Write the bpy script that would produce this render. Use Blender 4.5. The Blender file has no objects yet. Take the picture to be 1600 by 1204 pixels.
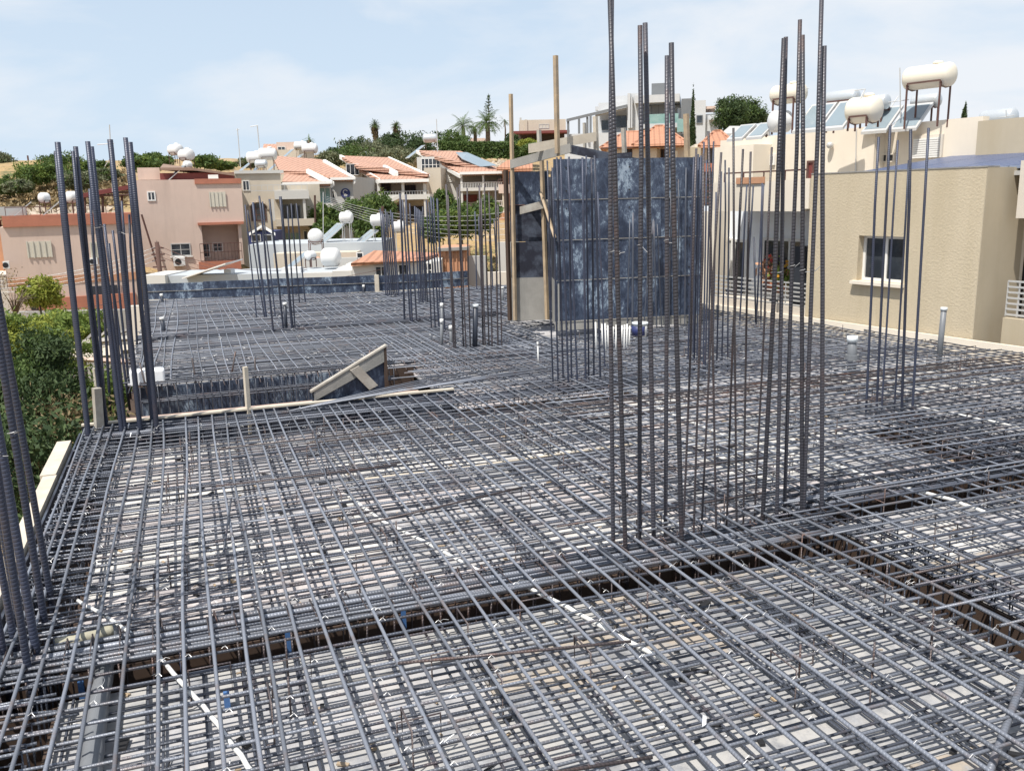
import bpy, math, random
import numpy as np
from mathutils import Vector, Matrix, noise as mnoise
random.seed(7); rng = np.random.default_rng(7)
D = bpy.data; SC = bpy.context.scene; COL = SC.collection
R_ = math.radians
# ------------------------------------------------------------------ camera
FPX, YH, ROLL, EYE = 1380.0, 308.0, 0.022, 2.5
TH = math.atan((602 - YH) / FPX)
_r0 = np.array([1, 0, 0.]); CF = np.array([0, math.cos(TH), -math.sin(TH)]); _u0 = np.array([0, math.sin(TH), math.cos(TH)])
CR = _r0 * math.cos(ROLL) - _u0 * math.sin(ROLL); CU = _u0 * math.cos(ROLL) + _r0 * math.sin(ROLL)
CAM = np.array([0, 0, EYE])
cd = D.cameras.new('camera'); cam = D.objects.new('camera', cd); COL.objects.link(cam)
cd.sensor_width = 36; cd.lens = FPX / 1600 * 36; cd.clip_end = 9000; cd.clip_start = 0.05
m = Matrix.Identity(4)
for i in range(3):
    m[i][0] = CR[i]; m[i][1] = CU[i]; m[i][2] = -CF[i]; m[i][3] = CAM[i]
cam.matrix_world = m; SC.camera = cam
# ------------------------------------------------------------------ light
SUN_EL = 63.0; SUN_AZ = (-0.42, -0.60)           # horizontal direction towards the sun
_l = math.hypot(*SUN_AZ); sx, sy = SUN_AZ[0] / _l, SUN_AZ[1] / _l
to_sun = Vector((sx * math.cos(R_(SUN_EL)), sy * math.cos(R_(SUN_EL)), math.sin(R_(SUN_EL))))
sl = D.lights.new('sun', 'SUN'); sl.energy = 4.6; sl.angle = R_(0.55); sl.color = (1.0, 0.95, 0.87)
so = D.objects.new('sun', sl); COL.objects.link(so); so.rotation_euler = to_sun.to_track_quat('Z', 'Y').to_euler()
so.location = (-20, -20, 40)
W = D.worlds.new('World'); SC.world = W; W.use_nodes = True
nt = W.node_tree; nt.nodes.clear()
def wn(t): return nt.nodes.new(t)
out = wn('ShaderNodeOutputWorld'); bg = wn('ShaderNodeBackground'); sky = wn('ShaderNodeTexSky')
sky.sky_type = 'NISHITA'; sky.sun_disc = False; sky.sun_elevation = R_(SUN_EL); sky.sun_rotation = math.atan2(sx, sy) % (2 * math.pi)
sky.air_density = 1.0; sky.dust_density = 1.6; sky.ozone_density = 1.0
tc = wn('ShaderNodeTexCoord'); mp = wn('ShaderNodeMapping'); mp.inputs['Scale'].default_value = (1.0, 1.0, 3.6)
mp.inputs['Location'].default_value = (2.35, 0.4, 0.9)
nz = wn('ShaderNodeTexNoise'); nz.inputs['Scale'].default_value = 2.1; nz.inputs['Detail'].default_value = 8; nz.inputs['Roughness'].default_value = 0.55; nz.inputs['Distortion'].default_value = 0.35
cr = wn('ShaderNodeValToRGB'); cr.color_ramp.elements[0].position = 0.47; cr.color_ramp.elements[1].position = 0.63
cr.color_ramp.elements[0].color = (0, 0, 0, 1); cr.color_ramp.elements[1].color = (0.85, 0.85, 0.85, 1)
# thin high haze everywhere, thickening towards the horizon
sep = wn('ShaderNodeSeparateXYZ'); hz = wn('ShaderNodeMapRange'); hz.inputs['From Min'].default_value = 0.0; hz.inputs['From Max'].default_value = 0.85
hz.inputs['To Min'].default_value = 0.93; hz.inputs['To Max'].default_value = 0.25
mx0 = wn('ShaderNodeMixRGB'); mx1 = wn('ShaderNodeMixRGB')
mx0.inputs[2].default_value = (5.3, 6.35, 7.55, 1); mx1.inputs[2].default_value = (6.9, 7.1, 7.4, 1)
L = nt.links.new
L(tc.outputs['Generated'], mp.inputs['Vector']); L(mp.outputs[0], nz.inputs['Vector']); L(nz.outputs['Fac'], cr.inputs[0])
L(tc.outputs['Generated'], sep.inputs[0]); L(sep.outputs['Z'], hz.inputs['Value'])
L(sky.outputs[0], mx0.inputs[1]); L(hz.outputs[0], mx0.inputs[0]); L(mx0.outputs[0], mx1.inputs[1]); L(cr.outputs[0], mx1.inputs[0])
L(mx1.outputs[0], bg.inputs[0]); bg.inputs[1].default_value = 0.1; L(bg.outputs[0], out.inputs[0])
SC.view_settings.view_transform = 'Standard'; SC.view_settings.look = 'None'; SC.view_settings.gamma = 1
SC.view_settings.use_curve_mapping = False; SC.view_settings.exposure = 0.38
SC.cycles.max_bounces = 5; SC.cycles.diffuse_bounces = 3; SC.cycles.glossy_bounces = 2; SC.cycles.transparent_max_bounces = 8
# ------------------------------------------------------------------ pixel rays -> places
def ray(x, y): return CF * FPX + CR * (x - 800) + CU * (602 - y)
def P(x, y, z=0.0):
    v = ray(x, y); return CAM + v * ((z - EYE) / v[2])
def Q(x, y, Y):
    v = ray(x, y); return CAM + v * (Y / v[1])
def hor(x): return YH - ROLL * (x - 800)
_v = ray(278, hor(278)); A_ = np.array([_v[0], _v[1], 0]); A_ /= np.linalg.norm(A_); B_ = np.array([A_[1], -A_[0], 0])
O_ = P(289, 900); GROT = math.atan2(B_[1], B_[0])
def G(s, t, z=0.0): 
    p = O_ + B_ * s + A_ * t; return (p[0], p[1], z)
def ST(x, y, z=0.0):
    p = P(x, y, z) - O_; return float(p @ B_), float(p @ A_)
# ------------------------------------------------------------------ materials
MATS = {}
def _mat(name):
    mt = D.materials.new(name); mt.use_nodes = True; n = mt.node_tree; b = n.nodes['Principled BSDF']; MATS[name] = mt
    return mt, n, b
def mat(name, col, rough=0.8, var=0.12, scale=3.0, col2=None, c2amt=0.5, c2scale=1.2, bump=0.0, bscale=40, metal=0.0, spec=0.4, det=6, c2lo=0.45, c2hi=0.62, coord='Object', streak=False):
    mt, n, b = _mat(name); N = n.nodes.new; K = n.links.new
    tcn = N('ShaderNodeTexCoord'); src = tcn.outputs[coord]
    nz = N('ShaderNodeTexNoise'); nz.inputs['Scale'].default_value = scale; nz.inputs['Detail'].default_value = det; nz.inputs['Roughness'].default_value = 0.65
    K(src, nz.inputs['Vector'])
    mr = N('ShaderNodeMapRange'); mr.inputs['From Min'].default_value = 0.25; mr.inputs['From Max'].default_value = 0.75
    mr.inputs['To Min'].default_value = 1 - var; mr.inputs['To Max'].default_value = 1 + var; K(nz.outputs['Fac'], mr.inputs['Value'])
    hs = N('ShaderNodeHueSaturation'); K(mr.outputs[0], hs.inputs['Value']); hs.inputs['Color'].default_value = (*col, 1)
    last = hs.outputs['Color']
    if col2:
        n2 = N('ShaderNodeTexNoise'); n2.inputs['Scale'].default_value = c2scale; n2.inputs['Detail'].default_value = 7; n2.inputs['Roughness'].default_value = 0.7
        mpp = N('ShaderNodeMapping'); mpp.inputs['Scale'].default_value = (1, 1, 0.13 if streak else 1); K(src, mpp.inputs['Vector']); K(mpp.outputs[0], n2.inputs['Vector'])
        rp = N('ShaderNodeMapRange'); rp.inputs['From Min'].default_value = c2lo; rp.inputs['From Max'].default_value = c2hi
        rp.inputs['To Max'].default_value = c2amt; K(n2.outputs['Fac'], rp.inputs['Value'])
        mx = N('ShaderNodeMixRGB'); K(rp.outputs[0], mx.inputs[0]); K(last, mx.inputs[1]); mx.inputs[2].default_value = (*col2, 1); last = mx.outputs[0]
    K(last, b.inputs['Base Color']); b.inputs['Roughness'].default_value = rough; b.inputs['Metallic'].default_value = metal
    b.inputs['Specular IOR Level'].default_value = spec
    if bump:
        n3 = N('ShaderNodeTexNoise'); n3.inputs['Scale'].default_value = bscale; n3.inputs['Detail'].default_value = 4; K(src, n3.inputs['Vector'])
        bp = N('ShaderNodeBump'); bp.inputs['Strength'].default_value = 1.0; bp.inputs['Distance'].default_value = bump; K(n3.outputs['Fac'], bp.inputs['Height']); K(bp.outputs[0], b.inputs['Normal'])
    return mt
def rebar_mat(name, col, rust, ramt, rib=0.003, pitch=0.022):
    mt, n, b = _mat(name); N = n.nodes.new; K = n.links.new
    uv = N('ShaderNodeUVMap'); sp = N('ShaderNodeSeparateXYZ'); K(uv.outputs[0], sp.inputs[0])
    tcn = N('ShaderNodeTexCoord')
    ad = N('ShaderNodeMath'); ad.operation = 'MULTIPLY_ADD'; K(sp.outputs['X'], ad.inputs[0]); ad.inputs[1].default_value = 0.016; K(sp.outputs['Y'], ad.inputs[2])
    ml = N('ShaderNodeMath'); ml.operation = 'MULTIPLY'; K(ad.outputs[0], ml.inputs[0]); ml.inputs[1].default_value = 2 * math.pi / pitch
    sn = N('ShaderNodeMath'); sn.operation = 'SINE'; K(ml.outputs[0], sn.inputs[0])
    mr = N('ShaderNodeMapRange'); mr.inputs['From Min'].default_value = -0.1; mr.inputs['From Max'].default_value = 0.9; K(sn.outputs[0], mr.inputs['Value'])
    bp = N('ShaderNodeBump'); bp.inputs['Distance'].default_value = rib; bp.inputs['Strength'].default_value = 0.9; K(mr.outputs[0], bp.inputs['Height']); K(bp.outputs[0], b.inputs['Normal'])
    nz = N('ShaderNodeTexNoise'); nz.inputs['Scale'].default_value = 2.4; nz.inputs['Detail'].default_value = 6; nz.inputs['Roughness'].default_value = 0.75; K(tcn.outputs['Object'], nz.inputs['Vector'])
    r2 = N('ShaderNodeMapRange'); r2.inputs['From Min'].default_value = 0.53; r2.inputs['From Max'].default_value = 0.70; r2.inputs['To Max'].default_value = ramt; K(nz.outputs['Fac'], r2.inputs['Value'])
    oi = N('ShaderNodeObjectInfo'); vr = N('ShaderNodeMapRange'); vr.inputs['To Min'].default_value = 0.68; vr.inputs['To Max'].default_value = 1.25; K(oi.outputs['Random'], vr.inputs['Value'])
    hs = N('ShaderNodeHueSaturation'); hs.inputs['Color'].default_value = (*col, 1); K(vr.outputs[0], hs.inputs['Value'])
    mx = N('ShaderNodeMixRGB'); K(r2.outputs[0], mx.inputs[0]); K(hs.outputs[0], mx.inputs[1]); mx.inputs[2].default_value = (*rust, 1)
    K(mx.outputs[0], b.inputs['Base Color']); b.inputs['Roughness'].default_value = 0.42; b.inputs['Metallic'].default_value = 0.2; b.inputs['Specular IOR Level'].default_value = 0.5
    return mt
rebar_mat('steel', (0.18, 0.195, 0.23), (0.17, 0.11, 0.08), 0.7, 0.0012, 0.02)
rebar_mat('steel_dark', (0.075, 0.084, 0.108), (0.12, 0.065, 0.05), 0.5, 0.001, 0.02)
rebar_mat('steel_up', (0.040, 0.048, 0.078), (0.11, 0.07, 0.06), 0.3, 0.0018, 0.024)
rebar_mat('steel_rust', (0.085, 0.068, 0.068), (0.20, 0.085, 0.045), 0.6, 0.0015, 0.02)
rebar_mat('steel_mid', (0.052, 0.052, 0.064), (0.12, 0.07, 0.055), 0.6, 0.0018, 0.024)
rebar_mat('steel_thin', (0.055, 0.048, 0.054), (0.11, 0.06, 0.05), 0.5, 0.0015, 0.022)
def film_mat():
    mt, n, b = _mat('film'); N = n.nodes.new; K = n.links.new
    tcn = N('ShaderNodeTexCoord'); oi = N('ShaderNodeObjectInfo'); va = N('ShaderNodeVectorMath'); va.operation = 'MULTIPLY_ADD'
    K(oi.outputs['Random'], va.inputs[0]); va.inputs[1].default_value = (37, 19, 11); mq = N('ShaderNodeMapping'); mq.inputs['Scale'].default_value = (1, 1, 0.55); K(tcn.outputs['Object'], mq.inputs['Vector']); K(mq.outputs[0], va.inputs[2])
    n1 = N('ShaderNodeTexNoise'); n1.inputs['Scale'].default_value = 1.9; n1.inputs['Detail'].default_value = 12; n1.inputs['Roughness'].default_value = 0.82; n1.inputs['Distortion'].default_value = 0.25; K(va.outputs[0], n1.inputs['Vector'])
    n2 = N('ShaderNodeTexNoise'); n2.inputs['Scale'].default_value = 14; n2.inputs['Detail'].default_value = 6; n2.inputs['Roughness'].default_value = 0.8; K(va.outputs[0], n2.inputs['Vector'])
    ad = N('ShaderNodeMath'); ad.operation = 'MULTIPLY_ADD'; K(n2.outputs['Fac'], ad.inputs[0]); ad.inputs[1].default_value = 0.35; K(n1.outputs['Fac'], ad.inputs[2])
    rp = N('ShaderNodeValToRGB'); e = rp.color_ramp.elements; e[0].position = 0.60; e[0].color = (0.018, 0.027, 0.052, 1); e[1].position = 0.84; e[1].color = (0.34, 0.40, 0.47, 1)
    x = e.new(0.675); x.color = (0.046, 0.064, 0.105, 1); x = e.new(0.73); x.color = (0.085, 0.11, 0.16, 1); x = e.new(0.745); x.color = (0.20, 0.26, 0.33, 1)
    K(ad.outputs[0], rp.inputs[0]); K(rp.outputs[0], b.inputs['Base Color']); b.inputs['Roughness'].default_value = 0.5
film_mat()
mat('film_dark', (0.02, 0.022, 0.035), 0.55, 0.4, 3, (0.10, 0.12, 0.16), 0.7, 2.5)
mat('film_brown', (0.075, 0.05, 0.038), 0.7, 0.3, 3, (0.05, 0.03, 0.02), 0.7, 3)
mat('concrete', (0.29, 0.28, 0.26), 0.85, 0.15, 4, (0.2, 0.2, 0.19), 0.6, 1.5, bump=0.003, streak=True)
mat('timber', (0.42, 0.32, 0.21), 0.8, 0.2, 6, (0.25, 0.21, 0.17), 0.6, 2.0, bump=0.002, bscale=60)
mat('timber_pale', (0.56, 0.50, 0.41), 0.8, 0.15, 6, (0.42, 0.37, 0.3), 0.5, 2.0)
mat('timber_grey', (0.33, 0.30, 0.26), 0.8, 0.2, 5, (0.5, 0.48, 0.43), 0.7, 3.0, bump=0.002, bscale=60)
mat('timber_pink', (0.48, 0.36, 0.30), 0.8, 0.2, 5, (0.3, 0.22, 0.18), 0.6, 3.0)
for i, (c, c2) in enumerate([((0.48, 0.47, 0.48), (0.34, 0.33, 0.34)), ((0.40, 0.40, 0.415), (0.55, 0.53, 0.52)), ((0.57, 0.525, 0.515), (0.42, 0.385, 0.385)), ((0.30, 0.30, 0.315), (0.45, 0.44, 0.43)), ((0.42, 0.34, 0.28), (0.25, 0.22, 0.2)), ((0.68, 0.66, 0.63), (0.48, 0.47, 0.46))]):
    c = tuple(v * .86 for v in c); c2 = tuple(v * .82 for v in c2)
    mat('ply%d' % i, c, 0.75, 0.3, 11, c2, 0.85, 3.6, c2lo=0.44, c2hi=0.58)
mat('ply6', (0.27, 0.275, 0.29), 0.75, 0.4, 12, (0.41, 0.40, 0.385), 0.9, 3.8, c2lo=0.42, c2hi=0.56)
mat('ply7', (0.26, 0.262, 0.272), 0.75, 0.4, 12, (0.42, 0.35, 0.27), 0.7, 2.0, c2lo=0.5, c2hi=0.58)
mat('pvc_white', (0.68, 0.68, 0.66), 0.4, 0.04)
mat('pvc_grey', (0.17, 0.18, 0.195), 0.45, 0.1)
mat('pvc_beige', (0.36, 0.34, 0.26), 0.5, 0.1)
mat('pvc_cap', (0.62, 0.66, 0.68), 0.4, 0.05)
mat('blue_plastic', (0.07, 0.16, 0.36), 0.45, 0.1)
mat('pipe_dark', (0.035, 0.042, 0.06), 0.45, 0.1)
mat('roof_brown', (0.24, 0.165, 0.125), 0.85, 0.15)
mat('recess_white', (0.82, 0.85, 0.88), 0.85, 0.03)
mat('navy', (0.03, 0.04, 0.13), 0.5, 0.1)
mat('foam', (0.84, 0.85, 0.86), 0.7, 0.05)
mat('wire', (0.42, 0.42, 0.42), 0.4, 0.1, metal=0.4)
mat('stucco_beige', (0.51, 0.435, 0.315), 0.9, 0.05, 1.5, (0.43, 0.36, 0.245), 0.5, 1.6, bump=0.008, bscale=26, streak=True)
mat('stucco_beige_smooth', (0.45, 0.39, 0.29), 0.9, 0.06, 1.5, (0.38, 0.31, 0.2), 0.4, 0.8, streak=True)
mat('cream', (0.72, 0.65, 0.545), 0.9, 0.04, 1.0, (0.54, 0.47, 0.38), 0.4, 0.7, c2lo=0.5, c2hi=0.7, streak=True)
mat('cream_pale', (0.60, 0.55, 0.48), 0.9, 0.05, 1.0, (0.60, 0.53, 0.45), 0.35, 0.7, streak=True)
mat('bluewhite', (0.40, 0.43, 0.455), 0.9, 0.04, 1.0)
mat('pink', (0.58, 0.455, 0.385), 0.9, 0.05, 1.0, (0.42, 0.33, 0.28), 0.6, 0.9, c2lo=0.5, c2hi=0.75, streak=True)
mat('brick_red', (0.42, 0.17, 0.11), 0.85, 0.1, 1.5, (0.30, 0.12, 0.08), 0.5, 1.0)
mat('orange_clay', (0.50, 0.27, 0.16), 0.85, 0.1, 1.5, (0.36, 0.19, 0.12), 0.5, 1.0)
mat('maroon', (0.17, 0.045, 0.04), 0.7, 0.1)
mat('housecream', (0.55, 0.49, 0.40), 0.9, 0.05, 1.0, (0.45, 0.39, 0.31), 0.4, 0.5, streak=True)
mat('housebeige', (0.52, 0.44, 0.34), 0.9, 0.05, 1.0, (0.42, 0.36, 0.28), 0.4, 0.5, streak=True)
mat('housegrey', (0.42, 0.42, 0.41), 0.9, 0.05, 1.0)
mat('housewhite', (0.54, 0.53, 0.50), 0.9, 0.04, 1.0, (0.56, 0.55, 0.52), 0.4, 0.6, streak=True)
mat('modern_white', (0.52, 0.53, 0.535), 0.85, 0.04, 1.0)
mat('modern_grey', (0.17, 0.18, 0.19), 0.85, 0.06, 1.0)
mat('trim_white', (0.74, 0.73, 0.70), 0.7, 0.04)
mat('shutter', (0.55, 0.52, 0.44), 0.7, 0.06)
mat('glass', (0.025, 0.03, 0.038), 0.08, 0.3, 2.0, (0.08, 0.09, 0.10), 0.6, 1.5, spec=0.6)
mat('glass_green', (0.20, 0.33, 0.31), 0.12, 0.2, 1.0, (0.32, 0.45, 0.42), 0.6, 0.7)
mat('curtain', (0.50, 0.50, 0.50), 0.8, 0.1)
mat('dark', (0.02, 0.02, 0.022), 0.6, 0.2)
mat('black_door', (0.035, 0.04, 0.05), 0.4, 0.1)
mat('metal_pale', (0.55, 0.55, 0.54), 0.4, 0.08, metal=0.3)
mat('metal_brown', (0.11, 0.055, 0.045), 0.6, 0.2)
mat('tank_cream', (0.72, 0.665, 0.55), 0.45, 0.04, 1.5, (0.66, 0.60, 0.50), 0.3, 1.5)
mat('tank_white', (0.66, 0.665, 0.66), 0.4, 0.04, 1.5, (0.6, 0.6, 0.58), 0.3, 1.5)
mat('tank_silver', (0.55, 0.58, 0.60), 0.35, 0.08, metal=0.4)
mat('pole_wood', (0.09, 0.05, 0.04), 0.85, 0.25, 5)
mat('bark', (0.13, 0.10, 0.075), 0.9, 0.25, 6)
mat('stone', (0.36, 0.29, 0.22), 0.9, 0.3, 4, (0.5, 0.45, 0.38), 0.6, 2)
mat('asphalt', (0.06, 0.06, 0.06), 0.9, 0.1)
mat('solar_glass', (0.22, 0.27, 0.30), 0.12, 0.08, 1.5, spec=0.6)
mat('terracotta_pot', (0.35, 0.13, 0.08), 0.8, 0.1)
mat('flower', (0.6, 0.3, 0.03), 0.8, 0.3)
mat('red', (0.5, 0.05, 0.04), 0.6, 0.1)
def tile_mat(name, c1, c2, scale, axis='X', width=0.12):
    mt, n, b = _mat(name); N = n.nodes.new; K = n.links.new
    tcn = N('ShaderNodeTexCoord'); wv = N('ShaderNodeTexWave'); wv.bands_direction = axis; wv.inputs['Scale'].default_value = scale; wv.inputs['Distortion'].default_value = 0.15; K(tcn.outputs['Object'], wv.inputs['Vector'])
    wz = N('ShaderNodeTexWave'); wz.bands_direction = 'Z'; wz.inputs['Scale'].default_value = scale * 1.7; K(tcn.outputs['Object'], wz.inputs['Vector'])
    nz = N('ShaderNodeTexNoise'); nz.inputs['Scale'].default_value = 2.5; nz.inputs['Detail'].default_value = 8; K(tcn.outputs['Object'], nz.inputs['Vector'])
    mx = N('ShaderNodeMixRGB'); mx.inputs[1].default_value = (*c1, 1); mx.inputs[2].default_value = (*c2, 1); K(nz.outputs['Fac'], mx.inputs[0])
    K(mx.outputs[0], b.inputs['Base Color']); b.inputs['Roughness'].default_value = 0.85
    ad = N('ShaderNodeMath'); ad.operation = 'ADD'; K(wv.outputs['Fac'], ad.inputs[0]); K(wz.outputs['Fac'], ad.inputs[1])
    bp = N('ShaderNodeBump'); bp.inputs['Distance'].default_value = width; bp.inputs['Strength'].default_value = 0.8; K(ad.outputs[0], bp.inputs['Height']); K(bp.outputs[0], b.inputs['Normal'])
tile_mat('roof_tile', (0.48, 0.29, 0.21), (0.39, 0.22, 0.16), 0.8, 'X', 0.10)
tile_mat('roof_tile_orange', (0.50, 0.255, 0.155), (0.40, 0.19, 0.12), 0.9, 'X', 0.10)
def panel_mat(name, c, line, sx_, sy_):
    mt, n, b = _mat(name); N = n.nodes.new; K = n.links.new
    uv = N('ShaderNodeUVMap'); bt = N('ShaderNodeTexBrick'); bt.offset = 0; K(uv.outputs[0], bt.inputs['Vector'])
    bt.inputs['Color1'].default_value = (*c, 1); bt.inputs['Color2'].default_value = (c[0] * 1.15, c[1] * 1.15, c[2] * 1.15, 1); bt.inputs['Mortar'].default_value = (*line, 1)
    bt.inputs['Scale'].default_value = 1.0; bt.inputs['Mortar Size'].default_value = 0.06; bt.inputs['Brick Width'].default_value = sx_; bt.inputs['Row Height'].default_value = sy_
    K(bt.outputs[0], b.inputs['Base Color']); b.inputs['Roughness'].default_value = 0.35
panel_mat('pv', (0.022, 0.045, 0.135), (0.22, 0.26, 0.34), 1.0, 1.0)
def leaf_mat(name, c1, c2, trans=0.25):
    mt, n, b = _mat(name); N = n.nodes.new; K = n.links.new
    g = N('ShaderNodeNewGeometry'); mx = N('ShaderNodeMixRGB'); mx.inputs[1].default_value = (*c1, 1); mx.inputs[2].default_value = (*c2, 1); K(g.outputs['Random Per Island'], mx.inputs[0])
    K(mx.outputs[0], b.inputs['Base Color']); b.inputs['Roughness'].default_value = 0.65; b.inputs['Specular IOR Level'].default_value = 0.25
    tr = N('ShaderNodeBsdfTranslucent'); K(mx.outputs[0], tr.inputs['Color']); ms = N('ShaderNodeMixShader'); ms.inputs[0].default_value = trans
    o = n.nodes['Material Output']; K(b.outputs[0], ms.inputs[1]); K(tr.outputs[0], ms.inputs[2]); K(ms.outputs[0], o.inputs['Surface'])
leaf_mat('leaf_bright', (0.11, 0.17, 0.035), (0.22, 0.28, 0.07), 0.3)
leaf_mat('leaf_mid', (0.055, 0.10, 0.028), (0.12, 0.17, 0.05), 0.25)
leaf_mat('leaf_dark', (0.03, 0.055, 0.022), (0.075, 0.11, 0.04), 0.15)
leaf_mat('leaf_olive', (0.11, 0.13, 0.075), (0.19, 0.20, 0.115), 0.2)
leaf_mat('leaf_lime', (0.20, 0.24, 0.04), (0.34, 0.36, 0.07), 0.3)
leaf_mat('leaf_dry', (0.16, 0.12, 0.06), (0.26, 0.20, 0.11), 0.2)
def terrain_mat():
    mt, n, b = _mat('terrain'); N = n.nodes.new; K = n.links.new
    tcn = N('ShaderNodeTexCoord'); n1 = N('ShaderNodeTexNoise'); n1.inputs['Scale'].default_value = 0.08; n1.inputs['Detail'].default_value = 10; n1.inputs['Roughness'].default_value = 0.7; K(tcn.outputs['Object'], n1.inputs['Vector'])
    rp = N('ShaderNodeValToRGB'); e = rp.color_ramp.elements; e[0].position = 0.36; e[0].color = (0.12, 0.12, 0.05, 1); e[1].position = 0.66; e[1].color = (0.50, 0.36, 0.19, 1)
    x = e.new(0.46); x.color = (0.38, 0.26, 0.12, 1); x = e.new(0.56); x.color = (0.30, 0.22, 0.13, 1)
    n2 = N('ShaderNodeTexNoise'); n2.inputs['Scale'].default_value = 1.6; n2.inputs['Detail'].default_value = 8; K(tcn.outputs['Object'], n2.inputs['Vector'])
    ad = N('ShaderNodeMath'); ad.operation = 'MULTIPLY_ADD'; K(n2.outputs['Fac'], ad.inputs[0]); ad.inputs[1].default_value = 0.35; ad.inputs[2].default_value = -0.17
    a2 = N('ShaderNodeMath'); K(n1.outputs['Fac'], a2.inputs[0]); K(ad.outputs[0], a2.inputs[1]); K(a2.outputs[0], rp.inputs[0]); K(rp.outputs[0], b.inputs['Base Color']); b.inputs['Roughness'].default_value = 0.95
    bp = N('ShaderNodeBump'); bp.inputs['Distance'].default_value = 0.4; K(n2.outputs['Fac'], bp.inputs['Height']); K(bp.outputs[0], b.inputs['Normal'])
terrain_mat()
# ------------------------------------------------------------------ mesh collector
class MB:
    def __init__(s): s.v = []; s.f = []; s.uv = []; s.n = 0
    def add(s, vs, fs, uvs=None):
        k = s.n; s.v.extend(vs); s.n += len(vs); s.f.extend([tuple(i + k for i in f) for f in fs])
        s.uv.extend(uvs if uvs else [[(0, 0)] * len(f) for f in fs]); return s
    def box(s, x0, x1, y0, y1, z0, z1, rot=0, org=(0, 0, 0)):
        c, q = math.cos(rot), math.sin(rot)
        vs = [(org[0] + x * c - y * q, org[1] + x * q + y * c, org[2] + z) for z in (z0, z1) for y in (y0, y1) for x in (x0, x1)]
        return s.add(vs, [(0, 2, 3, 1), (4, 5, 7, 6), (0, 1, 5, 4), (1, 3, 7, 5), (3, 2, 6, 7), (2, 0, 4, 6)])
    def prism(s, pts, th):           # planar-ish polygon thickened downwards
        n = len(pts); top = [tuple(p) for p in pts]; bot = [(p[0], p[1], p[2] - th) for p in pts]
        return s.add(top + bot, [tuple(range(n)), tuple(range(2 * n - 1, n - 1, -1))] + [(i, i + n, (i + 1) % n + n, (i + 1) % n) for i in range(n)])
    def tube(s, pts, r, k=6, cap=True, r2=None):
        pts = [np.array(p, float) for p in pts]; n = len(pts); vs = []; fs = []; uvs = []; L = 0; Ls = []
        d0 = pts[1] - pts[0]; ref = np.array([0, 0, 1.]) if abs(d0[2]) < 0.9 * np.linalg.norm(d0) else np.array([0, 1., 0])
        for i, p in enumerate(pts):
            t = pts[min(i + 1, n - 1)] - pts[max(i - 1, 0)]; t = t / (np.linalg.norm(t) + 1e-9)
            a = np.cross(t, ref); a /= np.linalg.norm(a) + 1e-9; b = np.cross(a, t)
            rr = r if r2 is None else r + (r2 - r) * i / (n - 1)
            for j in range(k):
                w = 2 * math.pi * j / k; vs.append(tuple(p + (a * math.cos(w) + b * math.sin(w)) * rr))
            if i: L += np.linalg.norm(p - pts[i - 1])
            Ls.append(L)
        for i in range(n - 1):
            for j in range(k):
                fs.append((i * k + j, i * k + (j + 1) % k, (i + 1) * k + (j + 1) % k, (i + 1) * k + j))
                u0, u1 = j / k, (j + 1) / k; uvs.append([(u0, Ls[i]), (u1, Ls[i]), (u1, Ls[i + 1]), (u0, Ls[i + 1])])
        if cap:
            fs.append(tuple(range(k - 1, -1, -1))); uvs.append([(0, 0)] * k)
            fs.append(tuple((n - 1) * k + j for j in range(k))); uvs.append([(0, 0)] * k)
        return s.add(vs, fs, uvs)
    def lathe(s, prof, k=20, org=(0, 0, 0), axis='Z', rot=0):   # prof: (r, h)
        vs = []; fs = []; n = len(prof); c, q = math.cos(rot), math.sin(rot)
        for r, h in prof:
            for j in range(k):
                w = 2 * math.pi * j / k; x, y, z = r * math.cos(w), r * math.sin(w), h
                if axis == 'X': x, y, z = h, r * math.cos(w), r * math.sin(w)
                vs.append((org[0] + x * c - y * q, org[1] + x * q + y * c, org[2] + z))
        for i in range(n - 1):
            for j in range(k): fs.append((i * k + j, i * k + (j + 1) % k, (i + 1) * k + (j + 1) % k, (i + 1) * k + j))
        fs.append(tuple(range(k - 1, -1, -1))); fs.append(tuple((n - 1) * k + j for j in range(k)))
        return s.add(vs, fs)
    def build(s, name, mt, parent=None, smooth=False, loc=None, rot=None, **pr):
        me = D.meshes.new(name); me.from_pydata(s.v, [], s.f); me.update()
        uvl = me.uv_layers.new(name='UVMap'); uvl.data.foreach_set('uv', [c for f in s.uv for p in f for c in p])
        me.materials.append(MATS[mt])
        if smooth: me.polygons.foreach_set('use_smooth', [len(f) == 4 for f in s.f])
        o = D.objects.new(name, me); COL.objects.link(o)
        if parent: o.parent = parent
        if loc is not None: o.location = loc
        if rot is not None: o.rotation_euler = (0, 0, rot)
        for k, v in pr.items(): o[k] = v
        return o
def root(name, loc, rz=0, label=None, cat=None, group=None, kind=None):
    o = D.objects.new(name, None); COL.objects.link(o); o.location = loc; o.rotation_euler = (0, 0, rz); o.empty_display_size = 0.2
    if label: o['label'] = label
    if cat: o['category'] = cat
    if group: o['group'] = group
    if kind: o['kind'] = kind
    return o
def tag(o, label=None, cat=None, group=None, kind=None):
    if label: o['label'] = label
    if cat: o['category'] = cat
    if group: o['group'] = group
    if kind: o['kind'] = kind
    return o
def copy_tree(o, parent=None):
    c = o.copy(); COL.objects.link(c); c.parent = parent
    if parent is not None: c.matrix_parent_inverse = o.matrix_parent_inverse.copy()
    for ch in list(o.children): copy_tree(ch, c)
    return c
def obox(name, x0, x1, y0, y1, z0, z1, mt, parent=None, **k):
    return MB().box(x0, x1, y0, y1, z0, z1).build(name, mt, parent, **k)
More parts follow.
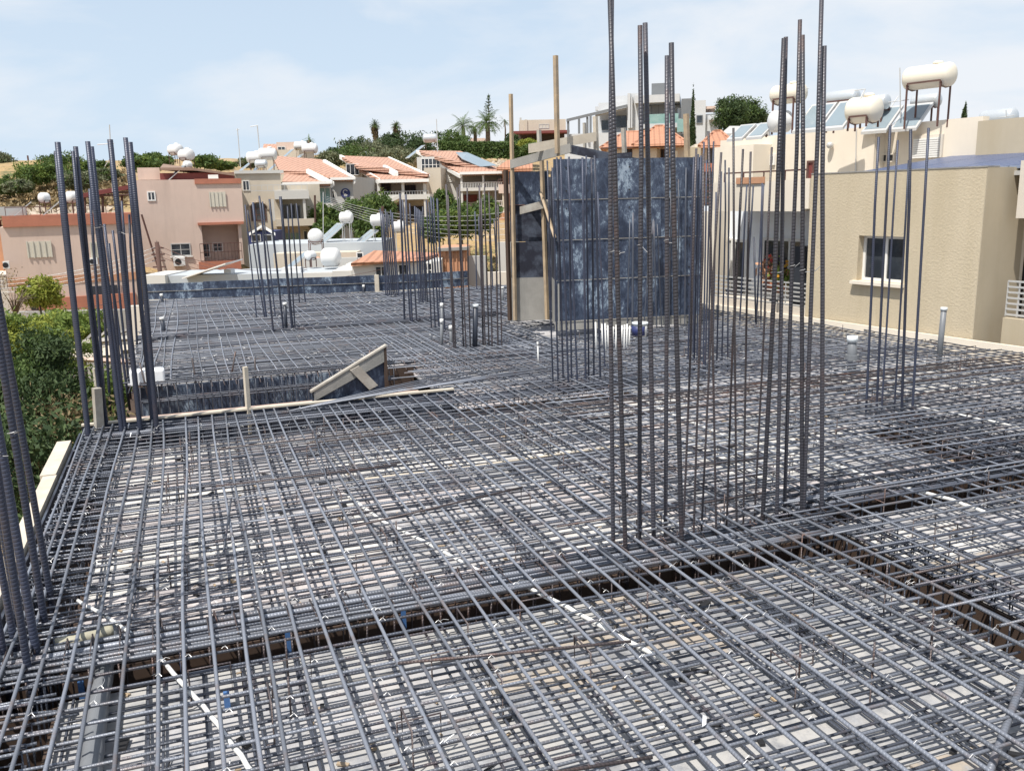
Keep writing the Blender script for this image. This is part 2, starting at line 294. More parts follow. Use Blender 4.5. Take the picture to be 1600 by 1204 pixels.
# ================================================================== TERRAIN
def terr(x, Y):
    a = np.interp(Y, [-60, 20, 42, 55, 65, 85, 100, 125, 150, 200, 330, 900, 4000], [-7, -7, -6.3, -5.2, -3.6, 0.0, 2.4, 6.3, 9.3, 12.0, 12, -4, -10])
    l = np.interp(Y, [-60, 20, 42, 52, 60, 75, 95, 115, 160, 300, 900, 4000], [-7, -7, -6, -1.5, 1.2, 3.6, 6.6, 8.0, 9.5, 10, -4, -10])
    xe = -0.18 * Y - 8
    w = np.clip((xe - x) / 14 + 0.5, 0, 1); w = w * w * (3 - 2 * w)
    return a * (1 - w) + l * w
def build_terrain():
    xs = np.concatenate([-np.geomspace(3500, 130, 14), np.linspace(-120, 120, 121), np.geomspace(130, 3500, 14)])
    ys = np.concatenate([-np.geomspace(3500, 60, 8), np.linspace(-50, 240, 146), np.geomspace(250, 4500, 16)])
    vs = []
    for y in ys:
        for x in xs:
            z = float(terr(x, y)) + (0.9 * mnoise.noise(Vector((x * .07, y * .07, 0))) + 0.25 * mnoise.noise(Vector((x * .3, y * .3, 3)))) * float(np.clip((y - 30) / 30, 0.05, 1))
            vs.append((x, y, z))
    nx = len(xs); fs = [(j * nx + i, j * nx + i + 1, (j + 1) * nx + i + 1, (j + 1) * nx + i) for j in range(len(ys) - 1) for i in range(nx - 1)]
    me = D.meshes.new('ground'); me.from_pydata(vs, [], fs); me.materials.append(MATS['terrain']); me.polygons.foreach_set('use_smooth', [True] * len(fs))
    o = D.objects.new('ground', me); COL.objects.link(o); o['kind'] = 'structure'
build_terrain()
# street below the site
MB().box(-60, 30, 24, 31, 0, 0.02).build('street', 'asphalt', None, loc=(0, 0, -6.75), kind='structure')
# ================================================================== SLAB FORMWORK
DZ = -0.23; CHZ = -0.62
def gbox(mb, s0, s1, t0, t1, z0, z1):
    c = G(0, 0); return mb.box(s0, s1, t0, t1, z0, z1, GROT, (c[0], c[1], 0))
def gobj(name, s0, s1, t0, t1, z0, z1, mt, parent=None, **k):
    return gbox(MB(), s0, s1, t0, t1, z0, z1).build(name, mt, parent, **k)
def right_s(t): return 11.15 + (10.6 - t) * 0.152         # slab edge along the neighbour's wall
deck = root('slab_formwork', G(0, 0, DZ), 0, 'plywood deck boards lying under the grids of steel bars over the whole roof slab', 'formwork deck')
deck.location = (0, 0, 0)
def panels(s0, s1, t0, t1, ls, lt, tones, clip=False, jit=0.006):
    t = t0; row = 0
    while t < t1 - 0.02:
        te = min(t + lt, t1); s = s0 - (0 if row % 2 == 0 else ls * rng.random() * 0.7)
        while s < s1 - 0.02:
            se = min(s + ls, s1); a = max(s, s0)
            e = se
            if clip:
                e = min(se, right_s((t + te) / 2) - 0.02)
            if e - a > 0.05:
                dz = rng.uniform(-jit, jit)
                gbox(MB(), a + .004, e - .004, t + .004, te - .004, DZ - .02 + dz, DZ + dz).build('panel', 'ply%d' % tones[int(rng.integers(len(tones)))], deck)
            s += ls
        t += lt; row += 1
panels(-0.7, 1.5, -0.62, 4.4, 1.25, 0.25, [2, 2, 0, 5, 2, 0])
panels(1.5, 4.6, -0.62, 4.4, 1.25, 0.5, [0, 1, 3, 0, 2, 3, 5, 1])
panels(-0.7, 4.6, -5.6, -1.0, 2.3, 0.6, [6, 7, 6, 1, 7, 6])
panels(5.05, 7.35, -5.6, -0.47, 1.25, 0.6, [5, 0, 1, 1, 7], False)
panels(5.05, 7.35, -0.05, 4.4, 1.25, 0.6, [0, 5, 1, 2], False)
panels(8.0, 13.7, -5.6, 1.7, 2.3, 0.9, [5, 0, 1], True)
panels(4.6, 5.05, -0.1, 4.4, 0.85, 0.6, [0, 1, 2], False)
panels(7.35, 12.6, 1.75, 8.6, 2.3, 1.2, [0, 1, 0, 5], True)
panels(6.0, 7.35, 4.4, 8.6, 1.35, 1.2, [0, 1, 3], False)
panels(3.45, 6.0, 4.85, 8.6, 2.3, 1.2, [0, 1, 3, 2], False)
panels(-0.85, 11.0, 8.6, 18.3, 3.0, 1.5, [1, 3, 0, 1], True); panels(-0.85, 2.8, 18.3, 19.7, 1.8, .7, [1, 3, 0, 1])
panels(-0.55, 3.45, 7.35, 8.6, 2.3, 1.25, [1, 3, 0], False)
# channels of the beams: side boards and bottoms
for nm, s0, s1, t0, t1, m1 in [('beam_side', -1.1, 4.6, -1.02, -1.0, 'film_brown'), ('beam_side', -1.1, 4.6, -0.64, -0.62, 'film_brown'),
        ('beam_side', -0.72, -0.70, -0.62, 4.4, 'film_brown'), ('beam_side', -0.72, -0.70, -5.6, -1.02, 'film_brown'), ('beam_side', -0.7, 6.0, 4.40, 4.42, 'film_brown'),
        ('beam_side', 3.45, 6.0, 4.83, 4.85, 'film_brown'), ('beam_side', 5.98, 6.0, 4.42, 4.83, 'film_brown'), ('beam_side', 4.60, 4.62, -5.6, -0.1, 'film_brown'), ('beam_side', 5.03, 5.05, -5.6, -0.47, 'film_brown'),
        ('beam_side', 5.05, 7.35, -0.07, -0.05, 'film_brown'), ('beam_side', 5.05, 7.35, -0.47, -0.45, 'film_brown'), ('beam_side', 7.35, 7.37, -5.6, 1.75, 'film_brown'), ('beam_side', 7.98, 8.0, -5.6, 1.75, 'film_brown'), ('beam_side', 7.37, 7.98, 1.73, 1.75, 'film_brown')]:
    gobj(nm, s0, s1, t0, t1, CHZ, DZ - .022, m1, deck)
gobj('beam_bottom', -1.12, 13.9, -5.7, 4.95, CHZ - .02, CHZ, 'film_brown', deck)
gobj('beam_bottom', 3.45, 12.8, 4.96, 18.4, CHZ - .02, CHZ, 'film_brown', deck)
gobj('beam_bottom', -0.85, 3.44, 7.36, 18.4, CHZ - .02, CHZ, 'film_brown', deck)
# concrete storey below
st = root('storey_below', (0, 0, 0), 0, 'concrete storey standing under the roof slab that is being reinforced', 'building')
gobj('wall', -0.8, 11.0, -5.4, 4.4, -7.6, -0.9, 'concrete', st); gobj('wall', -0.4, 10.6, 7.6, 18.0, -7.6, -0.9, 'concrete', st); gobj('wall', 3.7, 10.6, 4.4, 7.6, -7.6, -0.9, 'concrete', st)
# timber edge boards on the left
eb = root('edge_board', (0, 0, 0), 0, 'pale timber edge boards along the left rim of the slab above the green tree', 'edge board')
for (a, b2, ox, w, mt_) in [(-5.6, -2.1, -1.30, .14, 'timber_pale'), (-2.08, 0.9, -1.29, .13, 'timber_pale'), (0.92, 3.1, -1.27, .12, 'timber_pale'), (3.12, 4.45, -1.30, .14, 'timber_pale')]:
    gobj('board', ox, ox + w, a, b2, -0.30, -0.03 + rng.uniform(-.01, .01), mt_, eb)
gobj('side_face', -1.13, -1.11, -5.6, 4.95, -0.60, -0.07, 'film_dark', eb)
eb2 = root('edge_board', (0, 0, 0), 0, 'long dark edge board with a pale top strip before the open shaft', 'edge board')
gobj('side_face', -1.10, 3.42, 4.98, 5.00, -0.60, 0.0, 'film_dark', eb2); gobj('top_edge', -1.10, 3.42, 4.97, 5.035, 0.0, 0.022, 'timber_pale', eb2)
# white strip where the slab meets the neighbour's wall
es = root('edge_strip', (0, 0, 0), 0, 'thin cream edge strip where the slab meets the beige wall', 'edge strip')
p0, p1 = G(right_s(11.4), 11.4), G(right_s(-5.5), -5.5)
def wallbox(mb, q0, q1, off0, off1, z0, z1):
    v = np.array(q1[:2]) - np.array(q0[:2]); L = np.linalg.norm(v); v /= L; n = np.array([-v[1], v[0]])
    vs = [(q0[0] + v[0] * a + n[0] * d, q0[1] + v[1] * a + n[1] * d, z) for z in (z0, z1) for d in (off0, off1) for a in (0, L)]
    return mb.add(vs, [(0, 2, 3, 1), (4, 5, 7, 6), (0, 1, 5, 4), (1, 3, 7, 5), (3, 2, 6, 7), (2, 0, 4, 6)])
wallbox(MB(), p0, p1, 0.0, 0.06, -0.5, 0.07).build('strip', 'cream', es)
# shaft between the two slabs
sh = root('shaft_formwork', (0, 0, 0), 0, 'dark side shutter and pink bottom planks of the open shaft behind the near slab', 'formwork')
gobj('side_board', -0.62, 1.2, 7.33, 7.35, -0.62, -0.06, 'film', sh); gobj('side_board', 1.205, 3.0, 7.33, 7.35, -0.62, -0.07, 'film', sh); gobj('side_board', 3.0, 3.45, 7.33, 7.35, -0.62, -0.06, 'film_brown', sh)
for i in range(3):
    gobj('plank', -0.6 + i * .02, 3.3 - i * .3, 6.0 + i * .44, 6.4 + i * .44, CHZ - .03, CHZ + rng.uniform(0, .02), ['timber_pink', 'timber', 'timber_pink'][i], sh)
gobj('ledge', -0.7, 3.2, 5.85, 6.1, -0.26, -0.20, 'timber_pink', sh); gobj('ledge', -0.7, 3.3, 5.36, 5.52, -0.16, -0.11, 'timber_pink', sh)
for s in (0.1, .75, 1.5): gobj('block', s, s + .12, 5.06, 5.4, -0.105, -0.07, 'timber_pale', sh)
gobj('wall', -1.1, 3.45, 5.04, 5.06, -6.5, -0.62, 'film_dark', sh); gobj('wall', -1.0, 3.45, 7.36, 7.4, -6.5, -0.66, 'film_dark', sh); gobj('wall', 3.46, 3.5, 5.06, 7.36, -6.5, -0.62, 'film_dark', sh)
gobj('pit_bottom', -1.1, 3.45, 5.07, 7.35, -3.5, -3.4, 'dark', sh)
# slanted triangular shutter
tri = root('slanted_shutter', (0, 0, 0), 0, 'dark slanted shutter board with a grey brace beside the open shaft', 'formwork')
a0 = np.array(P(488, 613, 0.0)); a1 = np.array(P(605, 600, 0.0)); hA = float(Q(604, 541, a1[1])[2]); dv_ = a1 - a0
def tri_pt(f_, g_, off=0.0): n_ = np.array([-dv_[1], dv_[0], 0]) / np.linalg.norm(dv_); q_ = a0 + dv_ * f_ + n_ * off; return (q_[0], q_[1], hA * g_)
def plate(mb_, uv_, o0, o1):
    k_ = len(uv_); return mb_.add([tri_pt(f_, g_, o0) for f_, g_ in uv_] + [tri_pt(f_, g_, o1) for f_, g_ in uv_], [tuple(range(k_)), tuple(range(2 * k_ - 1, k_ - 1, -1))] + [(i_, i_ + k_, (i_ + 1) % k_ + k_, (i_ + 1) % k_) for i_ in range(k_)])
plate(MB(), [(0, -.5), (1, -.5), (1, .98), (0, .02)], .02, .045).build('board', 'film', tri); plate(MB(), [(.02, -.22), (.99, .62), (.99, .96), (.02, .02)], -.02, .018).build('rail', 'concrete', tri)
plate(MB(), [(-.02, .0), (1.01, 1.0), (1.01, 1.05), (-.02, .05)], -.03, .06).build('top_edge', 'timber_grey', tri); plate(MB(), [(.50, .48), (.62, .58), (.86, .02), (.74, -.08)], -.055, -.022).build('brace', 'timber_grey', tri)
plate(MB(), [(.97, -.3), (1.01, -.3), (1.01, .99), (.97, .95)], -.02, .06).build('end_batten', 'film_brown', tri)
# upright white batten in the shaft
def stick(name, pb, pt, zb, r, mt_, label, cat, group=None, k=4, parent=None, ext=0.3, smooth=False):
    b = np.array(P(pb[0], pb[1], zb)); t = np.array(Q(pt[0], pt[1], b[1])); d = (b - t) / np.linalg.norm(b - t)
    o = MB().tube([b + d * ext, t], r, k).build(name, mt_, parent, smooth=smooth)
    if parent is None: tag(o, label, cat, group)
    return o
stick('timber_batten', (388, 640), (383, 573), 0.0, 0.035, 'timber_pale', 'upright pale batten standing in the open shaft', 'batten')
o = stick('timber_plank', (155, 666), (151, 606), 0.0, 0.06, 'timber_grey', 'grey upright plank at the left corner of the near slab behind the bars', 'plank')
# ================================================================== BARS
def barpts(s0, t0, s1, t1, z, seg, wig, zs=0.004, beams=()):
    n = seg + 1; ph = rng.uniform(0, 6.28, 2); out_ = []
    L = math.hypot(s1 - s0, t1 - t0) + 1e-6; ns, ntt = (t1 - t0) / L, -(s1 - s0) / L
    k1 = rng.uniform(0.5, 1.3); c = rng.normal(0, wig)
    for i in range(n):
        f = i / seg; w = wig * math.sin(ph[0] + f * L * k1) + c * 4 * f * (1 - f) * 0.6
        out_.append(G(s0 + (s1 - s0) * f + ns * w, t0 + (t1 - t0) * f + ntt * w, z + zs * math.sin(ph[1] + f * L * 1.7)))
    return out_
def abar(name, parent, s, t0, t1, z, r, mt_, wig=0.015, k=6, rotj=0.024):
    seg = max(2, int((t1 - t0) / 0.8)); j = rng.normal(0, rotj)
    return MB().tube(barpts(s - j, t0, s + j, t1, z, seg, wig), r, k, True).build(name, mt_, parent, smooth=True)
def bbar(name, parent, t, s0, s1, z, r, mt_, wig=0.014, k=6, rotj=0.022):
    seg = max(2, int((s1 - s0) / 0.8)); j = rng.normal(0, rotj)
    return MB().tube(barpts(s0, t - j, s1, t + j, z, seg, wig), r, k, True).build(name, mt_, parent, smooth=True)
mat1 = root('rebar_grid', (0, 0, 0), 0, 'nearest grid of tied grey steel bars over the near slab, left of the tall columns', 'rebar grid')
mat2 = root('rebar_grid', (0, 0, 0), 0, 'wide grid of tied steel bars between the tall columns and the beige wall', 'rebar grid')
mat3 = root('rebar_grid', (0, 0, 0), 0, 'far grid of tied steel bars beyond the shaft up to the dark parapet boards', 'rebar grid')
# --- near grid, upper layer
s = -0.96
left_s = [-1.02, -0.94, -0.85, -0.76, -0.61]
for s in left_s + list(np.arange(-0.46, 4.6, 0.155)):
    s = s + rng.normal(0, .012)
    e = 4.86 + rng.uniform(-.06, .08)
    if s > 3.55: e = 10.5 + rng.uniform(-1, .3) if s < 6 else e
    abar('bar', mat1, s, -5.5, e, 0.008, 0.0112, 'steel')
for t in np.arange(-5.3, 4.9, 0.165):
    t = t + rng.normal(0, .014)
    wide = rng.random() < .6
    bbar('bar', mat1, t, -1.06 + rng.uniform(-.03, .05) if rng.random() < .8 else rng.uniform(0, 1.5), 4.9 + rng.uniform(-.5, .3), -0.016, 0.0088, 'steel' if t < -1.4 else ('steel_dark' if rng.random() < .5 else 'steel'))
# dense edge-beam bars near the board and on the left rim
for t in [4.42, 4.5, 4.58, 4.66, 4.74, 4.82]: bbar('bar', mat1, t, -1.05, 3.4 if t > 4.7 else 6.0, -0.03 + rng.uniform(-.01, .01), 0.010, 'steel_dark')
for t in np.arange(-5.2, 4.8, 0.095): bbar('bar', mat1, t + rng.normal(0, .01), -1.07, -0.62 + rng.uniform(-.08, .15), -0.045, 0.008, 'steel')
# thick bundle over the near beam
for i, t in enumerate([-0.66, -0.74, -0.82, -0.90]): bbar('bar', mat1, t, -1.08, 4.95 - .1 * i, -0.05 - .004 * i, 0.019, 'steel', 0.006)
for i, t in enumerate([-0.97, -1.03]): bbar('bar', mat1, t, -1.0, 4.9, -0.02, 0.012, 'steel', 0.006)
# --- lower layer (uncountable, joined)
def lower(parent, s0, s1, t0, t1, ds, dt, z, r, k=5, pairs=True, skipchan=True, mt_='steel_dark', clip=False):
    mb = MB()
    for s in np.arange(s0, s1, ds):
        s = s + rng.normal(0, .02); seg = max(2, int((t1 - t0) / 1.1)); j = rng.normal(0, .02)
        mb.tube(barpts(s - j, t0, s + j, t1, z - .014, seg, .015), r, k, False)
        if pairs and rng.random() < .35: mb.tube(barpts(s + .035, t0 + (t1 - t0) * rng.random() * .5, s + .03, t1, z - .014, seg, .015), r, k, False)
    for t in np.arange(t0, t1, dt):
        t = t + rng.normal(0, .015); e = s1 if not clip else min(s1, right_s(t) - .1); seg = max(2, int((e - s0) / 1.1)); j = rng.normal(0, .02)
        mb.tube(barpts(s0, t - j, e, t + j, z, seg, .012), r, k, False)
    return mb.build('lower_bars', mt_, parent, smooth=True, kind='stuff')
lower(mat1, -0.65, 4.6, -0.6, 4.42, 0.31, 0.115, DZ + .045, 0.0085)
lower(mat1, -0.65, 4.6, -5.4, -1.0, 0.25, 0.105, DZ + .045, 0.0085)
# --- wide grid right of the columns
for s in np.arange(4.72, 13.2, 0.185):
    s = s + rng.normal(0, .015)
    tmax = 10.6 - (s - 11.15) / 0.152
    e = 8.55 if s > 6.3 else 10.4
    e = min(e, tmax - .15)
    st0 = -5.4
    if e < st0 + 1: continue
    if s < 5.6: st0 = -0.1 if rng.random() < .35 else -5.4
    abar('bar', mat2, s, st0, e + rng.uniform(-.1, .1), 0.008 if s < 5.3 else -0.012, 0.0095, 'steel' if rng.random() < .6 else 'steel_dark')
for s in np.arange(9.7, 11.4, 0.19): abar('bar', mat2, s, 8.6, 10.5, -0.012, 0.0105, 'steel_dark')
for t in np.arange(-5.3, 10.9, 0.155):
    t = t + rng.normal(0, .015)
    s0 = 4.35 + rng.uniform(-.4, .6); e = right_s(t) - .12
    if t > 8.6: s0 = 9.75
    if t > 5 and t <= 8.6: s0 = 3.3 + rng.uniform(-.5, .3)
    bbar('bar', mat2, t, s0, e, 0.012 if t < 4 else -0.014, 0.0095, 'steel' if rng.random() < .55 else ('steel_dark' if rng.random() < .8 else 'steel_rust'))
lower(mat2, 5.0, 7.4, -5.4, -0.47, 0.25, 0.13, DZ + .045, .0085)
lower(mat2, 8.0, 13.4, -5.4, 1.7, 0.33, 0.16, DZ + .045, .0085, clip=True)
lower(mat2, 4.6, 12.3, -0.1, 4.4, 0.28, 0.14, DZ + .045, .0085, clip=True)
lower(mat2, 3.5, 12.0, 4.9, 8.6, 0.30, 0.12, DZ + .06, .009, 4, clip=True)
for t in [-.08, -.16, -.26, -.36, -.46]: bbar('bar', mat2, t, 4.7, right_s(t) - .2, -0.045, .017, 'steel_dark', .008)
for s in [4.62, 4.72, 4.83, 4.94, 5.03]: abar('bar', mat2, s, -5.4, -0.2, -0.035, .012, 'steel_dark')
for s in [7.42, 7.55, 7.7, 7.85]: abar('bar', mat2, s, -5.4, 1.9, -0.035, .013, 'steel_dark')
# --- far grid
for s in np.arange(-0.75, 9.6, 0.175):
    t1 = 18.25; t0 = 7.45 + rng.uniform(-.05, .1)
    if 6.3 < s: t0 = 11.1
    abar('bar', mat3, s + rng.normal(0, .03), t0, 19.75 - max(0, min(s + .8, 6)) * .22, 0.006, 0.0115, 'steel', .03, 5, .05)
for t in np.arange(7.6, 19.6, 0.135):
    e = 6.3 if t < 11.0 else (9.8 if t < 18.2 else (19.7 - t) / .22 - .8)
    bbar('bar', mat3, t + rng.normal(0, .02), -0.8 + rng.uniform(-.05, .1), e + rng.uniform(-.2, .2), -0.012, 0.0115, 'steel_dark' if rng.random() < .5 else 'steel', .02, 5)
for t in [11.9, 12.0, 12.1, 12.2, 12.35]: bbar('bar', mat3, t, -0.8, 6.6, 0.012, 0.018, 'steel_dark', .01, 5)
lower(mat3, -0.7, 6.2, 7.6, 11, 0.3, 0.16, DZ + .07, .009, 4); lower(mat3, -0.7, 9.8, 11, 18.2, 0.4, 0.22, DZ + .07, .009, 4)
# --- tie wires and spacers
def ties(parent, n, s0, s1, t0, t1, ds, dt, L=.045, r=.0013):
    mb = MB()
    for _ in range(n):
        s = s0 + round(rng.random() * (s1 - s0) / ds) * ds; t = t0 + round(rng.random() * (t1 - t0) / dt) * dt
        if clipped(s, t): continue
        p = np.array(G(s + rng.normal(0, .01), t + rng.normal(0, .01), .02)); d = np.array([*rng.normal(0, 1, 2), rng.random() * .6]); d /= np.linalg.norm(d); d2 = d + rng.normal(0, .5, 3); d2 /= np.linalg.norm(d2)
        l = L * rng.uniform(.4, 1.5); mb.tube([p, p + d * l * .5 + [0, 0, .01], p + d * l * .5 + d2 * l * .5], r, 3, False)
        mb.tube([p - [.018, .01, 0], p + [0, 0, .012], p + [.018, -.012, 0]], r * 1.3, 3, False)
    return mb.build('tie_wires', 'wire', parent, kind='stuff')
def clipped(s, t): return s > right_s(t) - .2
ties(mat1, 420, -0.9, 4.5, -5, 4.8, .155, .165); ties(mat2, 380, 4.7, 11.5, -5, 8.4, .185, .155, .05, .0018); ties(mat3, 260, -.7, 9, 7.6, 18, .175, .135, .07, .004)
def spacers(parent, n, s0, s1, t0, t1):
    mb = MB()
    for _ in range(n):
        s, t = rng.uniform(s0, s1), rng.uniform(t0, t1)
        if clipped(s, t): continue
        a = rng.choice([0, 1]); l = .22
        q = [G(s - .05, t, DZ + .02), G(s, t, DZ + .02), G(s, t, .01), G(s + (l if a else 0), t + (0 if a else l), .012), G(s + (l if a else 0), t + (0 if a else l), DZ + .03)]
        mb.tube(q, .006, 5, True)
        if rng.random() < .25: mb.tube([G(s + .1, t + .1, -.15), G(s + .1, t + .1, .09)], .006, 5)
    return mb.build('spacer_hooks', 'steel_rust', parent, smooth=True, kind='stuff')
spacers(mat1, 90, -.3, 4.3, -5, 3.9); spacers(mat2, 160, 5, 12, -5, 8.3)
# --- sawdust, offcuts and chips on the deck
def litter(n, s0, s1, t0, t1, mt_, L0, L1, nm, par):
    mb = MB()
    for _ in range(n):
        s, t = rng.uniform(s0, s1), rng.uniform(t0, t1); a = rng.uniform(0, 6.28); l = rng.uniform(L0, L1); w = l * rng.uniform(.05, .5); c = G(s, t)
        if clipped(s, t): continue
        mb.box(-l / 2, l / 2, -w / 2, w / 2, DZ + .008, DZ + .012 + w * .3, a, (c[0], c[1], 0))
    return mb.build(nm, mt_, par, kind='stuff')
for (a_, b_, c_, d_) in [(-.65, 4.5, -5.4, -1.05), (-.65, 4.5, -.6, 4.3), (5.1, 12, -5, -.5), (5.1, 12, 0, 8)]:
    litter(160, a_, b_, c_, d_, 'timber', .015, .07, 'wood_chips', deck); litter(90, a_, b_, c_, d_, 'dark', .03, .12, 'wire_offcuts', deck); litter(60, a_, b_, c_, d_, 'foam', .01, .04, 'paper_bits', deck)
# a few stray lapped bars that do not follow the grid
for _ in range(16):
    s, t = rng.uniform(0, 4), rng.uniform(-4.5, 4); a = rng.normal(0, .10); L = rng.uniform(1, 2.2)
    if rng.random() < .5: MB().tube([G(s, t, .03), G(s + L * .5, t + a * .5, .028), G(s + L, t + a, .03)], .0085, 6).build('bar', 'steel_rust', mat1, smooth=True)
    else: MB().tube([G(s, t, .035), G(s + a * .5, t + L * .5, .034), G(s + a, min(t + L, 4.8), .035)], .0085, 6).build('bar', 'steel_dark', mat1, smooth=True)
# --- beam cages
def cage(label, horiz, a0, a1, c0, c1, step, ztop, zbot, mt_='steel_rust', hooks=True, r=.006, long_z=(-.56,), rl=.010):
    rt = root('beam_cage', (0, 0, 0), 0, label, 'beam cage'); proto = None
    for x in np.arange(a0, a1, step):
        x = x + rng.normal(0, .012); tl = rng.normal(0, .012)
        def pt(c, z, o=0): return G(x + tl * (z < -.3) + o, c, z) if horiz else G(c, x + tl * (z < -.3) + o, z)
        q = [pt(c0, ztop - .05), pt(c0, zbot), pt(c1, zbot), pt(c1, ztop), pt(c0, ztop + .004, .01)]
        mb = MB().tube(q, r, 4, True)
        if hooks and rng.random() < .75:
            hx = rng.uniform(-.03, .03); mb.tube([pt(c1, ztop - .16, .02), pt(c1, ztop + rng.uniform(.01, .05), .02 + hx), pt(c1 + (c0 - c1) * .22, ztop + rng.uniform(-.03, .03), .03 + hx)], r, 4)
        mb.build('stirrup', mt_, rt, smooth=True)
    for z in long_z:
        for c in (c0 + .03, (c0 + c1) / 2, c1 - .03):
            pts = barpts(a0, c, a1, c, z, 6, .01) if horiz else barpts(c, a0, c, a1, z, 6, .01)
            MB().tube(pts, rl, 6).build('bar', 'steel_dark', rt, smooth=True)
    return rt
cage('cage of rusty stirrups in the channel that crosses the near slab below the tall columns', True, -1.0, 4.9, -0.97, -0.66, .16, -.02, -.57)
cage('cage of stirrups in the rim channel along the left edge of the near slab', False, -5.0, 4.8, -1.05, -0.74, .15, -.05, -.57, 'steel_dark', True)
cage('cage of dark stirrups in the channel beside the long pale-topped board', True, -.6, 5.9, 4.46, 4.78, .2, -.045, -.57, 'steel_dark')
cage('cage of hooked stirrups in the channel running from the tall columns to the right foreground', False, -5.2, -.7, 4.65, 5.0, .14, -.02, -.57, 'steel_dark')
cage('cage of dark stirrups in the channel running right from the tall columns', True, 5.1, 12.0, -.43, -.1, .17, -.03, -.57, 'steel_dark')
cage('cage of rusty stirrups in the channel below the six bars near the beige wall', False, -5.0, 1.7, 7.42, 7.92, .16, -.02, -.57, 'steel_rust')
cage('open cage of rusty stirrups spanning the shaft in front of the far slab', True, -.55, 3.1, 6.95, 7.28, .12, 0.06, -.50, 'steel_dark', False, .006, (.05, -.2, -.48), .012)
# far-slab starter hooks seen at its near rim
mb = MB()
for s in np.arange(-.5, 5.0, .17):
    mb.tube([G(s, 7.5, .0), G(s + .05, 7.3, .02), G(s + .07, 7.22, -.1)], .008, 4)
mb.build('hooked_ends', 'steel_rust', mat3, kind='stuff')
for (b_, t_), lab_ in zip([((304, 584), (300, 559)), ((363, 579), (368, 549)), ((399, 577), (398, 559)), ((228, 605), (218, 566)), ((576, 561), (578, 547))], ['short dark bar leaning left on the rim of the far slab', 'tallest short bar on the rim, left of the white batten', 'short upright bar just right of the white batten', 'slanted short bar beside the white foam block', 'small bar at the tip of the slanted shutter']):
    stick('starter_bar', b_, t_, 0, .014, 'steel_rust', lab_, 'rebar', 'short bars at the rim of the far slab', k=5, smooth=True)
# loose bars swinging over the shaft's right end
mb = root('loose_bars', (0, 0, 0), 0, 'loose steel bars fanning out over the corner of the open shaft', 'rebar')
for i in range(10):
    p, q = P(452 + i * 17, 642 - i * 3.2, .03), P(700 + i * 25, 585 - i * 2 + rng.uniform(-3, 3), .03)
    MB().tube([p, (p + q) / 2 + [0, 0, rng.uniform(0, .02)], q], .010, 5).build('bar', 'steel', mb, smooth=True)
# leaning bar in the right foreground
b = ray(1541, 1215); b = CAM + b * (2.55 / b[1]); t_ = ray(1608, 1040); t_ = CAM + t_ * (3.15 / t_[1])
tag(MB().tube([P(1515, 1290, -0.2), P(1600, 1057, 0.05)], .019, 8).build('leaning_bar', 'steel', smooth=True), 'thick grey bar lying slanted over the grid in the lower right corner', 'rebar')
# ================================================================== COLUMN STARTER BARS
def vbars(label, lst, r, mt_='steel_up', group='bundles of upright starter bars', ties_at=(), k=8):
    p0 = P(*lst[0][0]); rt = root('column_bars', (p0[0], p0[1], 0), 0, label, 'rebar column', group)
    tops = []
    for it in lst:
        bp, tp = it[0], it[1]; rr = it[2] if len(it) > 2 else r
        b = np.array(P(bp[0], bp[1], 0)); t = np.array(Q(tp[0], tp[1], b[1] + rng.uniform(-.03, .03)))
        d = (b - t) / np.linalg.norm(b - t); e = b + d * .5; mid = (b + t) / 2 + np.array([rng.normal(0, .006), rng.normal(0, .01), 0]); m2 = (mid + t) / 2 + np.array([rng.normal(0, .006), 0, 0])
        off = np.array([p0[0], p0[1], 0])
        MB().tube([e - off, b - off, mid - off, m2 - off, t - off], rr, k).build('bar', mt_ if len(it) < 4 else it[3], rt, smooth=True)
        tops.append((b, t))
    if ties_at:
        mb = MB()
        for h in ties_at:
            for i, (b, t) in enumerate(tops):
                f = (h + rng.uniform(-.05, .05)) / max(t[2], .5)
                if f > 1 or rng.random() < .35: continue
                c = b + (t - b) * f - np.array([p0[0], p0[1], 0]); w = rng.uniform(0, 6.28, 1)[0]
                mb.tube([c + np.array([math.cos(w + a) * r * 1.25, math.sin(w + a) * r * 1.25, a * .004]) for a in np.arange(0, 7, 1.0)], .0025, 3, False)
                mb.tube([c + [r, -r, 0], c + [r * 3, -r * 2, rng.normal(0, .02)]], .003, 3, False)
        mb.build('tie_wires', 'wire', rt, kind='stuff')
    return rt
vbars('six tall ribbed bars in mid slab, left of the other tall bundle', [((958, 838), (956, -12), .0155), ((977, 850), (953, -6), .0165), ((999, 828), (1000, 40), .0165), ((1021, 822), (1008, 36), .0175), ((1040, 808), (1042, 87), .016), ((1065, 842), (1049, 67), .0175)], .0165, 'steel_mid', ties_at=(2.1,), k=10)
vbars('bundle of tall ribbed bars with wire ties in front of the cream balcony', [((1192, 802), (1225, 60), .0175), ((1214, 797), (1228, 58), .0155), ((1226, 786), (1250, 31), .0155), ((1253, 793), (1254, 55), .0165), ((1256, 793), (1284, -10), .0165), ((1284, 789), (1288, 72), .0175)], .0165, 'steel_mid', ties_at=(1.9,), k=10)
vbars('row of thin crossing bars between the two tall bundles', [((1068, 824), (1088, 232)), ((1084, 830), (1099, 240)), ((1097, 810), (1127, 238)), ((1119, 826), (1107, 205)), ((1136, 802), (1161, 233)), ((1151, 811), (1146, 200)), ((1162, 791), (1173, 237)), ((1180, 786), (1206, 230))], .0085, 'steel_thin')
